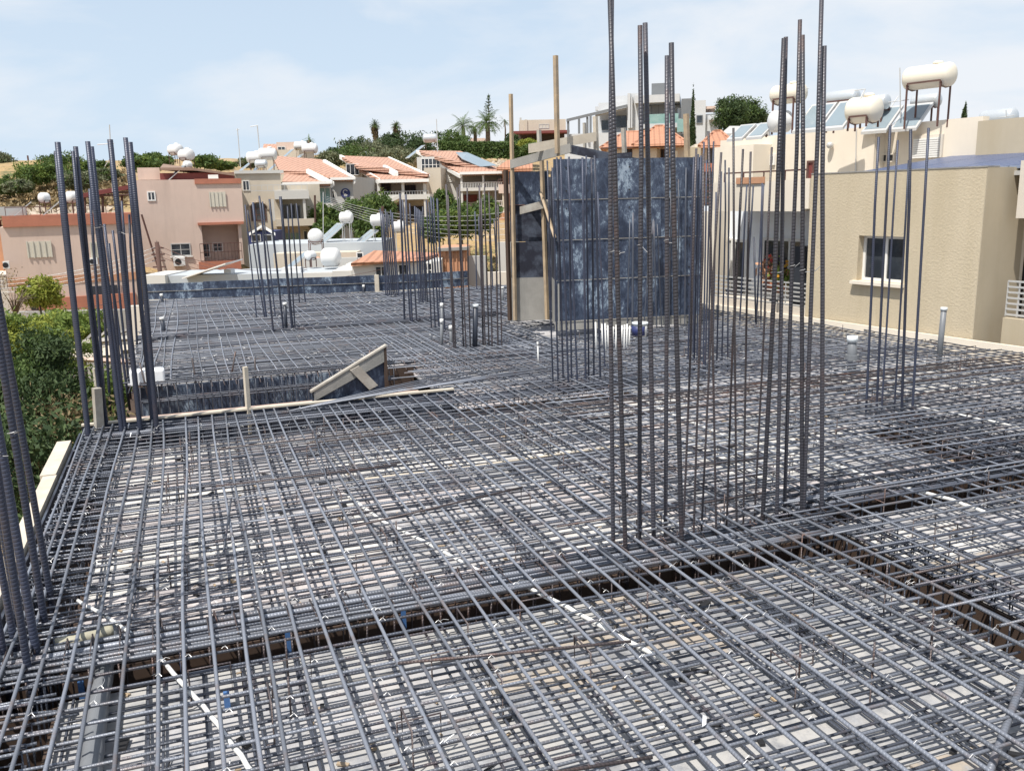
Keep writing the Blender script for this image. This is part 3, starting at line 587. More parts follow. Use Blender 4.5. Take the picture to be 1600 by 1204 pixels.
vbars('bundle of six medium bars standing in front of the beige wall with the window', [((1354, 626), (1373, 214)), ((1370, 630), (1391, 196)), ((1378, 632), (1403, 219), .012), ((1398, 628), (1420, 250), .012), ((1409, 636), (1423, 202), .017), ((1426, 633), (1451, 200))], .0155, 'steel_up')
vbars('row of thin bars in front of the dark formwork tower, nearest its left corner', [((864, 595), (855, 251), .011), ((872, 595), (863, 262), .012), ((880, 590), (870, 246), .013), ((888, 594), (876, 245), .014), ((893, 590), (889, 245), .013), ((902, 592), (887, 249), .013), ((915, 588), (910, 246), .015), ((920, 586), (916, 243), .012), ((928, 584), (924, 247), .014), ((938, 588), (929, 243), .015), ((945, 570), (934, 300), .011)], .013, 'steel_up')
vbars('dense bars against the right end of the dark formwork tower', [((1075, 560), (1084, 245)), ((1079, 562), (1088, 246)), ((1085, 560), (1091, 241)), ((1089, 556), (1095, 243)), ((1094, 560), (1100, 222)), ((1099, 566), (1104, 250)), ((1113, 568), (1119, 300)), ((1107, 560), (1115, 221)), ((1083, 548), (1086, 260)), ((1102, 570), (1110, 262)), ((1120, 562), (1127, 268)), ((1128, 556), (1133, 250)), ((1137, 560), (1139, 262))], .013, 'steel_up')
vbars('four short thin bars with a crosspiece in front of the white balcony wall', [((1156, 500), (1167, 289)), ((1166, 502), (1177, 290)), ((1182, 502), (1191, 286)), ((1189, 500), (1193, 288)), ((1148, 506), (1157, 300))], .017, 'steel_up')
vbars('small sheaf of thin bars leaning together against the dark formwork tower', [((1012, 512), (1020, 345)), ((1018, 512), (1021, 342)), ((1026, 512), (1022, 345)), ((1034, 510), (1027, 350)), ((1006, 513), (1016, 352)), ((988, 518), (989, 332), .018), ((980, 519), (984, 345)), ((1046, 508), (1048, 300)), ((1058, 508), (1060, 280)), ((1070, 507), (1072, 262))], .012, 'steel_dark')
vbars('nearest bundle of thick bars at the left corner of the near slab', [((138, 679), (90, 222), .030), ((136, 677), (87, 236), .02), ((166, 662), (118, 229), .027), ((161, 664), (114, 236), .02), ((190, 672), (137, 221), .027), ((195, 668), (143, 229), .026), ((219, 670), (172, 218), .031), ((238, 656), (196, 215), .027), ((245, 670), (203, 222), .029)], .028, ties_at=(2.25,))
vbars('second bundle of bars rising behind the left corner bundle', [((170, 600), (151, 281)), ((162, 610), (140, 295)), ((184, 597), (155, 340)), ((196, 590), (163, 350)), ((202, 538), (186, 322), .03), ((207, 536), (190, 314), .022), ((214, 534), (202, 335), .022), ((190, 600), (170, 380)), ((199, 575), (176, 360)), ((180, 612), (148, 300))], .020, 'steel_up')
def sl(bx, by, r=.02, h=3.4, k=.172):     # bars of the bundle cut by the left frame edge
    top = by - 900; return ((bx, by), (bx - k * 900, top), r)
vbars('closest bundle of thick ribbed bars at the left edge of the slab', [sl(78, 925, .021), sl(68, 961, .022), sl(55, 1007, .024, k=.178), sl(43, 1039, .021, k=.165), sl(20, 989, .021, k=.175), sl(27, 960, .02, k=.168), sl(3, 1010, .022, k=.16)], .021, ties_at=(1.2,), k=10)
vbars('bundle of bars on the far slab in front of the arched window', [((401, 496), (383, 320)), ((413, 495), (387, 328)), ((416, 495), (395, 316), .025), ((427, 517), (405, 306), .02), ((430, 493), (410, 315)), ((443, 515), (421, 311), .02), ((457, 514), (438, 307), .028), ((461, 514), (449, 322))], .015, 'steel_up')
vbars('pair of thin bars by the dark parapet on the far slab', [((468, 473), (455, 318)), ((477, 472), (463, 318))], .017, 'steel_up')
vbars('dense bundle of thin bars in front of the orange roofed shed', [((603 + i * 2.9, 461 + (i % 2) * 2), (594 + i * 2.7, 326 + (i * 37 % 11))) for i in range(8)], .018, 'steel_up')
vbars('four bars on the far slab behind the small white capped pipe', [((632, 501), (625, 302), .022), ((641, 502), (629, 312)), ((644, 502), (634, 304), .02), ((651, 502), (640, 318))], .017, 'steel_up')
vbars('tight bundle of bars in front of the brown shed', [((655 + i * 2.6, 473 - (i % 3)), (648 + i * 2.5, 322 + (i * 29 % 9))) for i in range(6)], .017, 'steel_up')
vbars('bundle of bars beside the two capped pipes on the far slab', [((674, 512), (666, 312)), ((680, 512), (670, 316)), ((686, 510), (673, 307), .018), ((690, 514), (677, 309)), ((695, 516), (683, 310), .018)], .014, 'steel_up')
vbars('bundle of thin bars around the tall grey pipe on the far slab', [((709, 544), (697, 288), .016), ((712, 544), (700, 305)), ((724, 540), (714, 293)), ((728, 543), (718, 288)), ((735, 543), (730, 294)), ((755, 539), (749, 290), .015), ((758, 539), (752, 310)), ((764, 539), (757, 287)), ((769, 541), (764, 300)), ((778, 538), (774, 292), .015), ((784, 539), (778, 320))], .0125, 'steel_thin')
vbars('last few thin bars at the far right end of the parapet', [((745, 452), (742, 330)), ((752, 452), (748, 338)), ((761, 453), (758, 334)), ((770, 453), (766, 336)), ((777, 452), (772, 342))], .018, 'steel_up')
# ================================================================== PIPES AND CONDUITS
def pipe(name, bp, tp, r, mt_, label, cap=None, caph=.05, group=None, cat='pipe'):
    b = np.array(P(bp[0], bp[1], 0)); t = np.array(Q(tp[0], tp[1], b[1])); d = (t - b) / np.linalg.norm(t - b)
    rt = root(name, tuple(b), 0, label, cat, group)
    MB().tube([-d * .2, t - b], r, 14).build('tube', mt_, rt, smooth=True)
    if cap: MB().tube([t - b - d * caph, t - b + d * .02], r * 1.18, 14).build('cap', cap, rt, smooth=True)
    return rt
p_ = pipe('vent_pipe', (1331, 560), (1332, 527), .068, 'pvc_grey', 'short grey pipe with a pale cap near the beige wall', 'pvc_cap', .07)
MB().lathe([(.10, -.02), (.10, .06)], 16).build('collar', 'pvc_grey', p_)
pipe('vent_pipe', (1468, 553), (1475, 482), .042, 'pvc_grey', 'leaning grey pipe right of the short capped one', 'pvc_cap', .03)
pipe('drain_pipe', (742, 541), (743, 477), .045, 'pipe_dark', 'tall dark pipe with a white cap among the thin bars', 'pvc_cap', .03)
pipe('drain_pipe', (690, 537), (690, 500), .028, 'pvc_grey', 'grey pipe with a white bent cap, front one of a pair', 'pvc_white', .06)
pipe('drain_pipe', (691, 518), (690, 475), .028, 'pvc_grey', 'grey pipe with a white round cap, rear one of a pair', 'pvc_white', .06)
pipe('drain_pipe', (705, 535), (704, 510), .028, 'pvc_grey', 'short grey pipe with a white cap beside the pair of pipes', 'pvc_white', .07)
pipe('drain_pipe', (447, 512), (445, 474), .035, 'pipe_dark', 'dark capped pipe beside the bundle in front of the arched window', 'pvc_white', .04)
pipe('drain_pipe', (256, 516), (253, 497), .042, 'pipe_dark', 'dark pipe stub alone on the left of the far slab', 'pvc_white', .03)
pipe('drain_pipe', (254, 471), (252, 460), .035, 'pipe_dark', 'small capped stub against the dark parapet at its left end', 'pvc_white', .05)
pipe('drain_pipe', (568, 456), (568, 446), .03, 'pipe_dark', 'small capped stub against the middle of the dark parapet', 'pvc_white', .06)
pipe('drain_pipe', (785, 469), (785, 449), .035, 'pvc_grey', 'grey stub left of the formwork tower post', 'pvc_white', .03)
pipe('conduit_stub', (841, 560), (840, 536), .012, 'pvc_white', 'thin white conduit standing in front of the tower', 'pvc_white', .04, cat='conduit')
pipe('starter_pipe', (1181, 504), (1178, 370), .018, 'pipe_dark', 'dark post with a short crossbar among the four thin bars')
# white conduits bundle
cb = root('conduit_bundle', tuple(P(955, 540)), 0, 'bundle of upright white conduits in front of the formwork tower', 'conduits'); o0 = np.array(P(955, 540))
for i, x in enumerate([932, 937, 942, 947, 951, 957, 962, 966, 971, 975, 979, 983]):
    b = np.array(P(x, 545 - (i % 3) * 4)); t = np.array(Q(x - (1.5 if i < 5 else -1), [503, 500, 506, 505, 508, 510, 507, 512, 508, 507, 506, 509][i], b[1]))
    MB().tube([b - o0 - [0, 0, .15], t - o0], .014, 8).build('conduit', 'pvc_white', cb, smooth=True)
# bucket beside
b = np.array(P(1000, 525)); bk = root('bucket', tuple(b), .3, 'white and blue bucket standing at the foot of the formwork tower', 'bucket')
MB().lathe([(.115, 0), (.135, .22)], 20).build('body', 'pvc_white', bk, smooth=True); MB().lathe([(.122, .02), (.136, .19)], 20, (-.03, -.01, 0)).build('label_band', 'navy', bk, smooth=True); MB().lathe([(.15, .22), (.15, .25)], 20).build('lid', 'pvc_cap', bk, smooth=True)
# polystyrene block
b = np.array(P(232, 600)); fb = MB(); fb.box(-.23, .23, -.12, .12, 0, .22)
def soften(o, w, seg=3):
    md = o.modifiers.new('bevel', 'BEVEL'); md.width = w; md.segments = seg; return o
o = tag(fb.build('foam_block', 'foam', loc=tuple(b), rot=GROT), 'white foam block on the rim of the far slab behind the left bars', 'foam block'); soften(o, .03)
# conduits lying in the grid: helper along pixel path
def conduit(label, pts, r, mt_, z=-.06, corr=False, name='conduit', cat='conduit'):
    q = [np.array(P(x, y, z)) for x, y in pts]; dense = []
    for i in range(len(q) - 1):
        n = 6
        for j in range(n): dense.append(q[i] + (q[i + 1] - q[i]) * j / n + rng.normal(0, .003, 3) * [1, 1, .5])
    dense.append(q[-1])
    return tag(MB().tube(dense, r, 8).build(name, mt_, smooth=True), label, cat)
conduit('white conduit lying slanted under the bars in the lower left', [(236, 1012), (262, 1040), (330, 1118), (402, 1215)], .013, 'pvc_white', -.04)
conduit('short white conduit lying above the near channel at the left', [(122, 938), (165, 962), (206, 990)], .012, 'pvc_white', -.04)
conduit('white conduit lying across the middle of the near slab above the channel', [(540, 772), (600, 815), (675, 852), (752, 893)], .013, 'pvc_white', -.05)
conduit('white conduit with an open end lying just below the near channel', [(826, 918), (900, 955), (960, 990), (1047, 1036)], .015, 'pvc_white', -.05)
conduit('long thin pale conduit crossing the near slab to the right', [(570, 748), (700, 734), (880, 708), (1010, 690)], .011, 'timber_pale', -.05)
conduit('white conduit lying right of the tall bundles', [(1205, 700), (1300, 725), (1395, 757), (1480, 778), (1540, 800)], .016, 'pvc_white', -.10)
conduit('white conduit lying below the six medium bars toward the right edge', [(1420, 632), (1500, 648), (1600, 668)], .014, 'pvc_white', -.05)
conduit('thin white conduit running away behind the first tall bundle', [(1015, 632), (1070, 655), (1170, 695)], .013, 'pvc_white', -.06)
conduit('thick grey drain pipe under the bars at the lower left', [(172, 985), (160, 1060), (150, 1130), (138, 1230)], .055, 'pvc_grey', -.16, name='drain_pipe', cat='pipe')
conduit('beige pipe elbow above the near channel at the far left', [(88, 1006), (130, 998), (176, 984)], .038, 'pvc_beige', -.06, name='pipe_elbow', cat='pipe')
for i, (x, y, z, lab) in enumerate([(285, 1030, -.25, 'blue clip in the near channel beside the white conduit'), (355, 1098, -.2, 'blue clip with a white end lying on the deck under the bars'), (450, 1000, -.25, 'blue clip in the near channel left of its middle'), (128, 1080, -.25, 'blue clip at the left end of the near channel'), (630, 955, -.2, 'dark blue clip in the near channel, rightmost of the four')]):
    p = P(x, y, z); MB().box(-.012, .012, -.008, .008, 0, .2) if 0 else None
    tag(MB().box(-.016, .016, -.01, .01, -.12, .07).build('spacer_clip', 'blue_plastic', loc=tuple(p), rot=GROT), lab, 'spacer clip')
# short white paper scraps
for x, y, lab in [(201, 668, 'white paper scrap caught on the bars by the left corner bundle'), (204, 683, 'smaller white scrap below the other by the left corner bundle'), (1100, 1134, 'white scrap hanging on a bar in the lower right')]:
    p = P(x, y, .01); tag(MB().prism([p + [-.008, 0, 0], p + [.008, -.01, .02], p + [.012, .01, .05], p + [-.004, .015, .05]], .003).build('paper_scrap', 'foam'), lab, 'scrap')
# ================================================================== FORMWORK TOWER (stair core)
tw = root('formwork_tower', tuple(P(868, 517)), 0, 'tall tower of blotchy dark shuttering panels with timber posts behind the slab', 'formwork tower'); TO = np.array(P(868, 517))
c0 = np.array(P(868, 517)); c1 = np.array(P(1092, 505)); w0 = np.array(P(801, 503)); w1 = np.array(P(858, 501))
def zat(px, py, p): return float(Q(px, py, p[1])[2])
ztop = zat(980, 247, (c0 + c1) / 2); 
def fbox(q0, q1, off0, off1, z0, z1, name, mt_):
    return wallbox(MB(), q0 - TO, q1 - TO, off0, off1, z0, z1).build(name, mt_, tw)
v = c1 - c0; zz = [0.0, zat(980, 497, c0 + v * .5), zat(980, 434, c0 + v * .5), zat(980, 372, c0 + v * .5), zat(980, 310, c0 + v * .5), ztop]
cuts = [[0, .52, 1], [0, .25, .8, 1], [0, .5, 1], [0, .27, .72, 1], [0, .36, .66, 1]]
for i in range(5):
    cu = cuts[i]
    for j in range(len(cu) - 1):
        o = rng.uniform(0, .012); fbox(c0 + v * cu[j] + v * .001, c0 + v * cu[j + 1] - v * .001, o, .05, zz[i] + .006, zz[i + 1] - .002, 'panel', 'film' if i else 'concrete')
for i in range(1, 5):                      # thin mortar lines and tie holes along the board seams
    fbox(c0 + v * .01, c0 + v * .99, -.008, .0, zz[i] - .004, zz[i] + .004, 'seam', 'timber_grey')
mb = MB(); un = v / np.linalg.norm(v)
for i in range(5):
    for f_ in np.arange(.08, 1, .14):
        for g_ in (.22, .78):
            c = c0 - TO + v * f_; z_ = zz[i] + (zz[i + 1] - zz[i]) * g_; nn = np.array([v[1], -v[0], 0]) / np.linalg.norm(v) * .006
            mb.add([tuple(c + nn + un * .016 * math.cos(w) + np.array([0, 0, z_ + .016 * math.sin(w)])) for w in np.linspace(0, 6.28, 7, False)], [tuple(range(7))])
mb.build('tie_holes', 'dark', tw, kind='stuff')
vb = np.array([-v[1], v[0], 0]); vb /= np.linalg.norm(vb)      # away from camera
r1 = c1 + vb * 2.2
for i in range(1, 5): fbox(c1 + vb * .06, r1, -.05, 0, zz[i], zz[i + 1] - .004, 'panel', 'film')
# left narrow face
zt2 = zat(830, 268, w0); zc = zat(830, 434, w0); z3 = zat(830, 378, w0); z4 = zat(830, 320, w0)
wv = w1 - w0
fbox(w0, w1, .02, .08, 0.02, zc, 'concrete_wall', 'concrete'); fbox(w0, w1, .03, .06, zc + .004, z3, 'panel', 'film_dark'); fbox(w0, w1, .10, .13, z3 + .004, z4, 'panel', 'film_dark'); fbox(w0, w1, .03, .06, z4 + .004, zt2, 'panel', 'film')
fbox(w1 + wv * .02, c0 + np.array([0, .0, 0]), .05, .08, 0.0, zc, 'concrete_wall', 'concrete'); fbox(w1 + wv * .02, c0, .05, .08, zc + .004, zt2, 'panel', 'film_dark')
bk0 = w1 + vb * 2.0; fbox(bk0, r1, -.05, 0, 0, ztop - .25, 'panel', 'film_dark')
def post(px0, py0, px1, py1, pl, r, mt_='timber_grey', name='post', off=(0, 0, 0)):
    pb = np.array(Q(px0, py0, pl[1])); pt = np.array(Q(px1, py1, pl[1])); MB().tube([pb - TO + off, pt - TO + off], r, 4).build(name, mt_, tw)
fr = w0 + np.array([0, -.06, 0])
post(805, 500, 798, 147, fr, .042, 'timber'); post(855, 499, 846, 240, fr, .045, 'timber'); post(871, 240, 868, 87, c0 + vb * .3, .050, 'timber'); post(844, 250, 842, 203, c0 + vb * .9, .045)
post(932, 245, 930, 182, c0 + vb * .9, .052, 'timber_pale'); post(976, 246, 974, 200, c0 + vb * 1.2, .05, 'timber_grey'); post(1074, 245, 1072, 178, c0 + v * .9 + vb * .8, .06, 'timber'); post(914, 240, 913, 192, c0 + vb * 1.6, .035)
post(1057, 247, 1056, 236, c0 + v * .9, .03, 'timber')
def plank(pa, pb, pl, h, th, mt_, name='plank', plb=None):
    a = np.array(Q(*pa, pl[1])); b = np.array(Q(*pb, (plb if plb is not None else pl)[1])); u = (b - a); n = np.array([-u[1], u[0], 0]); n /= np.linalg.norm(n) + 1e-9; n *= th
    vs = [tuple(p - TO) for p in (a, b, b + [0, 0, -h], a + [0, 0, -h], a + n, b + n, b + n + [0, 0, -h], a + n + [0, 0, -h])]
    MB().add(vs, [(3, 2, 1, 0), (4, 5, 6, 7), (0, 1, 5, 4), (2, 3, 7, 6), (1, 2, 6, 5), (0, 3, 7, 4)]).build(name, mt_, tw)
plank((797, 250), (891, 224), fr - np.array([0, .03, 0]), .165, .03, 'concrete', plb=c0 + vb * .1)
plank((826, 225), (932, 206), c0 + vb * .55, .17, .03, 'timber_pale', plb=c0 + vb * .8)
plank((890, 226), (1000, 248), c0 + vb * .4, .16, .03, 'film_dark', plb=c0 + v * .55 + vb * .05)
plank((812, 323), (858, 311), fr - np.array([0, .09, 0]), .15, .03, 'timber_grey'); 
MB().tube([np.array(Q(845, 301, fr[1] - .18)) - TO, np.array(Q(867, 371, c0[1] - .1)) - TO], .03, 4).build('brace', 'timber', tw)
MB().tube([np.array(Q(790, 266, w0[1] + .1)) - TO, np.array(Q(797, 500, w0[1] + .1)) - TO], .05, 4).build('post', 'film_brown', tw)
fbox(c0 + v * .4 + vb * 1.3, c0 + v * .55 + vb * .3, 0, .02, ztop - .3, ztop + .12, 'plank', 'film_dark')
# ================================================================== PARAPET BOARDS on the far side
pr = root('parapet_formwork', tuple(P(232, 467)), 0, 'row of dark shuttering boards closing the far edge of the far slab', 'formwork'); TO2 = np.array(P(232, 467))
ends = [(232, 468), (320, 465), (424, 461), (519, 458), (590, 455), (664, 451), (731, 446)]
for i in range(len(ends) - 1):
    a, b = np.array(P(*ends[i])), np.array(P(*ends[i + 1])); hh = [.42, .44, .45, .45, .43, .43][i]
    wallbox(MB(), a - TO2 + (b - a) * .002, b - TO2, 0, .04, 0, hh - .21).build('board', 'film', pr); wallbox(MB(), a - TO2, b - TO2 - (b - a) * .003, -.015, .03, hh - .205, hh).build('board', 'film', pr)
    wallbox(MB(), a - TO2, b - TO2, -.022, -.016, hh - .212, hh - .203).build('seam_batten', 'timber_grey', pr)
a = np.array(P(590, 455)) - TO2; MB().box(-.06, .06, -.08, 0, 0, .46, 0, tuple(a)).build('post', 'timber_pale', pr)
# timbers sticking out at the far slab's left side
tp = root('prop_platform', tuple(P(150, 560)), 0, 'pile of pale timbers and planks jutting out left of the far slab', 'timbers'); TO3 = np.array(P(150, 560))
for (a, b, r, mt_) in [((57, 543), (205, 528), .06, 'timber_grey'), ((66, 553), (205, 545), .09, 'timber_pale'), ((100, 560), (190, 552), .07, 'timber_pale'), ((105, 575), (112, 558), .085, 'timber_pale'), ((120, 545), (165, 500), .035, 'timber_grey'), ((128, 552), (178, 505), .03, 'timber_pale'), ((135, 540), (200, 515), .04, 'timber_grey'), ((110, 560), (200, 565), .05, 'timber_pink')]:
    MB().tube([np.array(P(*a, -.25)) - TO3, np.array(P(*b, -.2)) - TO3], r, 4).build('beam', mt_, tp)
# slab-side timber props under the platform
MB().tube([np.array(P(150, 575, -.3)) - TO3, np.array(P(150, 575, -.3)) - TO3 + [0, 0, -6]], .07, 4).build('prop', 'timber_grey', tp)
# ================================================================== HOUSES
class House:
    def __init__(s, name, o, yaw, label, cat='house', group=None, base=None):
        s.o = np.array(o, float); s.e = np.array([math.cos(yaw), math.sin(yaw), 0]); s.g = np.array([-math.sin(yaw), math.cos(yaw), 0]); s.yaw = yaw
        s.zb = (base if base is not None else float(terr(o[0], o[1])) - 1.0) - s.o[2]
        s.root = root(name, tuple(s.o), yaw, label, cat, group)
    @classmethod
    def px(c, name, x, y, Y, yaw_deg, label, **k): return c(name, Q(x, y, Y), R_(yaw_deg), label, **k)
    def pt(s, x, y, d=0.0):
        v = ray(x, y); q = s.o + s.g * d; k = ((q - CAM) @ s.g) / (v @ s.g); p = CAM + v * k - s.o
        return (float(p @ s.e), d, float(p[2]))
    def rect(s, x0, y0, x1, y1, d=0.0):
        ym, xm = y0 + min(y1 - y0, 90) / 2, (x0 + x1) / 2
        return s.pt(x0, ym, d)[0], s.pt(x1, ym, d)[0], s.pt(xm, y1, d)[2], s.pt(xm, y0, d)[2]
    def box(s, name, x0, y0, x1, y1, d0, d1, mt, base=False, dref=None, **k):
        u0, u1, z0, z1 = s.rect(x0, y0, x1, y1, d0 if dref is None else dref)
        if base: z0 = s.zb
        return MB().box(u0, u1, d0, d1, z0, z1).build(name, mt, s.root, **k)
    def lbox(s, name, u0, u1, d0, d1, z0, z1, mt, parent=None): return MB().box(u0, u1, d0, d1, z0, z1).build(name, mt, parent or s.root)
    def sheet(s, name, pts, th, mt, **k): return MB().prism([s.pt(*p) for p in pts], th).build(name, mt, s.root, **k)
    def win(s, x0, y0, x1, y1, d=0.0, nx=2, ny=1, fr='trim_white', gl='glass', w=0.05, name='window', proud=.05, sill=False):
        u0, u1, z0, z1 = s.rect(x0, y0, x1, y1, d); mb = MB(); a, b = d - proud, d + .02
        mb.box(u0, u1, a, b, z0, z0 + w).box(u0, u1, a, b, z1 - w, z1).box(u0, u0 + w, a, b, z0 + w, z1 - w).box(u1 - w, u1, a, b, z0 + w, z1 - w)
        for i in range(1, nx):
            u = u0 + (u1 - u0) * i / nx; mb.box(u - w * .4, u + w * .4, a + .01, b, z0 + w, z1 - w)
        for i in range(1, ny):
            z = z0 + (z1 - z0) * i / ny; mb.box(u0 + w, u1 - w, a + .012, b, z - w * .3, z + w * .3)
        f = mb.build(name, fr, s.root); MB().box(u0 + w * .5, u1 - w * .5, d - proud * .45, d - .002, z0 + w * .5, z1 - w * .5).build('pane', gl, f)
        if sill: MB().box(u0 - .08, u1 + .08, d - .12, d - .001, z0 - .07, z0 - .002).build('sill', 'trim_white', f)
        return f
    def shutter(s, x0, y0, x1, y1, d=0.0, mt='shutter', n=4, horiz=False):
        u0, u1, z0, z1 = s.rect(x0, y0, x1, y1, d); f = MB().box(u0, u1, d - .04, d - .001, z0, z1).build('shutter', mt, s.root)
        for i in range(n + 1):
            if horiz: z = z0 + (z1 - z0) * i / n; MB().box(u0, u1, d - .07, d - .041, z - .015, z + .015).build('slat', mt, f)
            else: u = u0 + (u1 - u0) * i / n; MB().box(u - .03, u + .03, d - .08, d - .041, z0 - .02, z1 + .02).build('slat', mt, f)
        return f
    def rail(s, x0, y0, x1, y1, d=0.0, n=10, mt='metal_pale', rows=2, r=.02, vert=True, name='railing'):
        u0, u1, z0, z1 = s.rect(x0, y0, x1, y1, d); mb = MB()
        for i in range(rows):
            z = z1 - (z1 - z0) * i / max(1, rows - 1) * .95; mb.box(u0, u1, d - r, d + r, z - r, z + r)
        if vert:
            for i in range(n + 1):
                u = u0 + (u1 - u0) * i / n; mb.box(u - r * .7, u + r * .7, d - r * .7, d + r * .7, z0, z1)
        return mb.build(name, mt, s.root)
    def ac(s, x0, y0, x1, y1, d=0.0):
        u0, u1, z0, z1 = s.rect(x0, y0, x1, y1, d); o = MB().box(u0, u1, d - .35, d - .002, z0, z1).build('air_conditioner', 'tank_white', s.root)
        MB().lathe([(.0, 0), ((z1 - z0) * .38, 0.0), ((z1 - z0) * .38, .02)], 16, ((u0 + u1) / 2 - .0, d - .355, (z0 + z1) / 2), 'Y' if 0 else 'Z').v if 0 else None
        k = 14; cu, cz, rr = (u0 * .6 + u1 * .4), (z0 + z1) / 2, (z1 - z0) * .38
        MB().add([(cu + rr * math.cos(w), d - .36, cz + rr * math.sin(w)) for w in np.linspace(0, 6.28, k, False)], [tuple(range(k))]).build('fan_grille', 'dark', o)
        return o
# ------------------------------------------------------------------ the beige neighbour
q0, q1 = np.array(G(right_s(7.4) + .10, 7.4)), np.array(G(right_s(4.4) + .10, 4.4)); ryaw = math.atan2(*(q1 - q0)[[1, 0]])
NB = House('apartment_house', q0, ryaw, 'beige rough plastered apartment house beside the slab with cream balconies and roof tanks', cat='apartment house', base=-7.2)
uL = NB.pt(1262, 400)[0]; uR = NB.pt(1530, 400)[0]; zT = NB.pt(1400, 267)[2]; zB = NB.zb
w0_, w1_, wz0, wz1 = NB.rect(1340, 369, 1412, 441)
NB.lbox('wall', uL, w0_, 0, .3, zB, zT, 'stucco_beige'); NB.lbox('wall', w1_, uR, 0, .3, zB, zT, 'stucco_beige'); NB.lbox('wall', w0_, w1_, 0, .3, wz1, zT, 'stucco_beige'); NB.lbox('wall', w0_, w1_, 0, .3, zB, wz0, 'stucco_beige')
f = MB().box(w0_, w1_, .14, .19, wz0, wz0 + .05).box(w0_, w1_, .14, .19, wz1 - .05, wz1).box(w0_, w0_ + .05, .14, .19, wz0 + .05, wz1 - .05).box(w1_ - .05, w1_, .14, .19, wz0 + .05, wz1 - .05).box((w0_ + w1_) / 2 - .03, (w0_ + w1_) / 2 + .03, .145, .185, wz0 + .05, wz1 - .05).build('window', 'trim_white', NB.root)
MB().box(w0_, w1_, .17, .175, wz0, wz1).build('pane', 'glass', f); MB().box((w0_ + w1_) / 2 + .05, w1_ - .06, .28, .285, wz0, wz1).build('curtain', 'curtain', f)
NB.lbox('window_sill', w0_ - .07, w1_ + .05, -.10, .13, wz0 - .06, wz0 - .001, 'cream')
dS = 0.8
NB.lbox('side_wall', uR - .3, uR - .001, .3, dS, zB, zT - .001, 'stucco_beige_smooth'); NB.lbox('side_face', uR, uR + .012, 0.002, dS + .3, zB, zT - .002, 'stucco_beige_smooth'); NB.lbox('roof_slab', uL, uR, .3, 9, zT - .35, zT - .12, 'concrete'); NB.lbox('inner_wall', uL, uR, dS + .2, dS + .4, zB, zT - .4, 'cream')
NB.lbox('parapet_cap', uL, uR + .014, -.01, .31, zT, zT + .02, 'concrete')
# recess on the left: pale wall, windows, balcony
uA = NB.pt(1117, 420, 1.0)[0]; dA = 1.0
NB.lbox('recess_wall', uA - 3.0, uL, dA, dA + .25, zB, NB.pt(1190, 322, dA)[2], 'recess_white'); NB.lbox('recess_side', uL - .02, uL - .001, .02, dA, zB, NB.pt(1262, 300)[2], 'cream_pale')
NB.lbox('pier', NB.pt(1096, 420, .6)[0], NB.pt(1118, 420, .6)[0], .6, dA, zB, NB.pt(1110, 330, .6)[2], 'cream')
NB.win(1147, 374, 1168, 468, dA, 1, 1, w=.06); NB.win(1192, 372, 1256, 462, dA, 3, 1, w=.06); NB.win(1134, 372, 1146, 462, dA, 1, 1, w=.05, gl='housegrey')
NB.box('cabinet', 1240, 385, 1254, 500, dA - .5, dA - .1, 'black_door')
NB.box('balcony_floor', 1105, 472, 1262, 484, 0.25, dA - .01, 'cream_pale', dref=.25); NB.box('balcony_kerb', 1108, 485, 1262, 494, .2, .3, 'cream', base=True, dref=.2)
NB.rail(1110, 437, 1261, 478, .3, 5, rows=7, r=.014)
# rattan chair, laundry, pots on the balcony (things of their own)
def at(h, x, y, d): p = h.pt(x, y, d); return tuple(h.o + h.e * p[0] + h.g * p[1] + np.array([0, 0, p[2]]))
pc = at(NB, 1158, 480, 1.0)
ch = root('rattan_chair', pc, ryaw + .3, 'dark rattan chair on the neighbour balcony behind the railing', 'chair')
MB().box(-.28, .28, -.25, .25, .38, .44).build('seat', 'black_door', ch); MB().box(-.28, .28, .22, .27, .44, .95).build('backrest', 'black_door', ch)
for a_ in (-.25, .25):
    for b_ in (-.22, .22): MB().box(a_ - .02, a_ + .02, b_ - .02, b_ + .02, 0, .38).build('leg', 'black_door', ch)
for a_ in (-.28, .25): MB().box(a_, a_ + .03, -.25, .22, .62, .66).build('armrest', 'black_door', ch)
for i, (x, y, mt_, lab) in enumerate([(1204, 436, 'leaf_mid', 'reddish leafy pot plant on the balcony sill left of the flowering one'), (1222, 440, 'leaf_bright', 'green flowering pot plant on the balcony sill')]):
    pp = at(NB, x, y + 4, dA - .25); rt = root('potted_plant', pp, 0, lab, 'potted plant')
    MB().lathe([(.10, -.18), (.14, .03)], 12).build('pot', 'terracotta_pot', rt, smooth=True); mb = MB()
    for _ in range(130):
        q = rng.normal(0, .13, 3) + [0, 0, .2]; a_, b_ = rng.normal(0, .05, 3), rng.normal(0, .05, 3); mb.add([tuple(q), tuple(q + a_), tuple(q + a_ + b_), tuple(q + b_)], [(0, 1, 2, 3)])
    mb.build('leaves', mt_ if i else 'orange_clay', rt, kind='stuff')
    mb = MB()
    for _ in range(10):
        q = rng.normal(0, .11, 3) + [0, -.05, .3]; mb.box(-.025, .025, -.02, .02, 0, .05, 0, tuple(q))
    mb.build('flowers', 'flower' if i else 'red', rt, kind='stuff')
tag(MB().prism([np.array(at(NB, 1205, 455, .5)), np.array(at(NB, 1212, 449, .5)), np.array(at(NB, 1218, 482, .5)), np.array(at(NB, 1199, 483, .5))], .02).build('towel', 'curtain'), 'grey towel hanging on the neighbour balcony railing', 'towel')
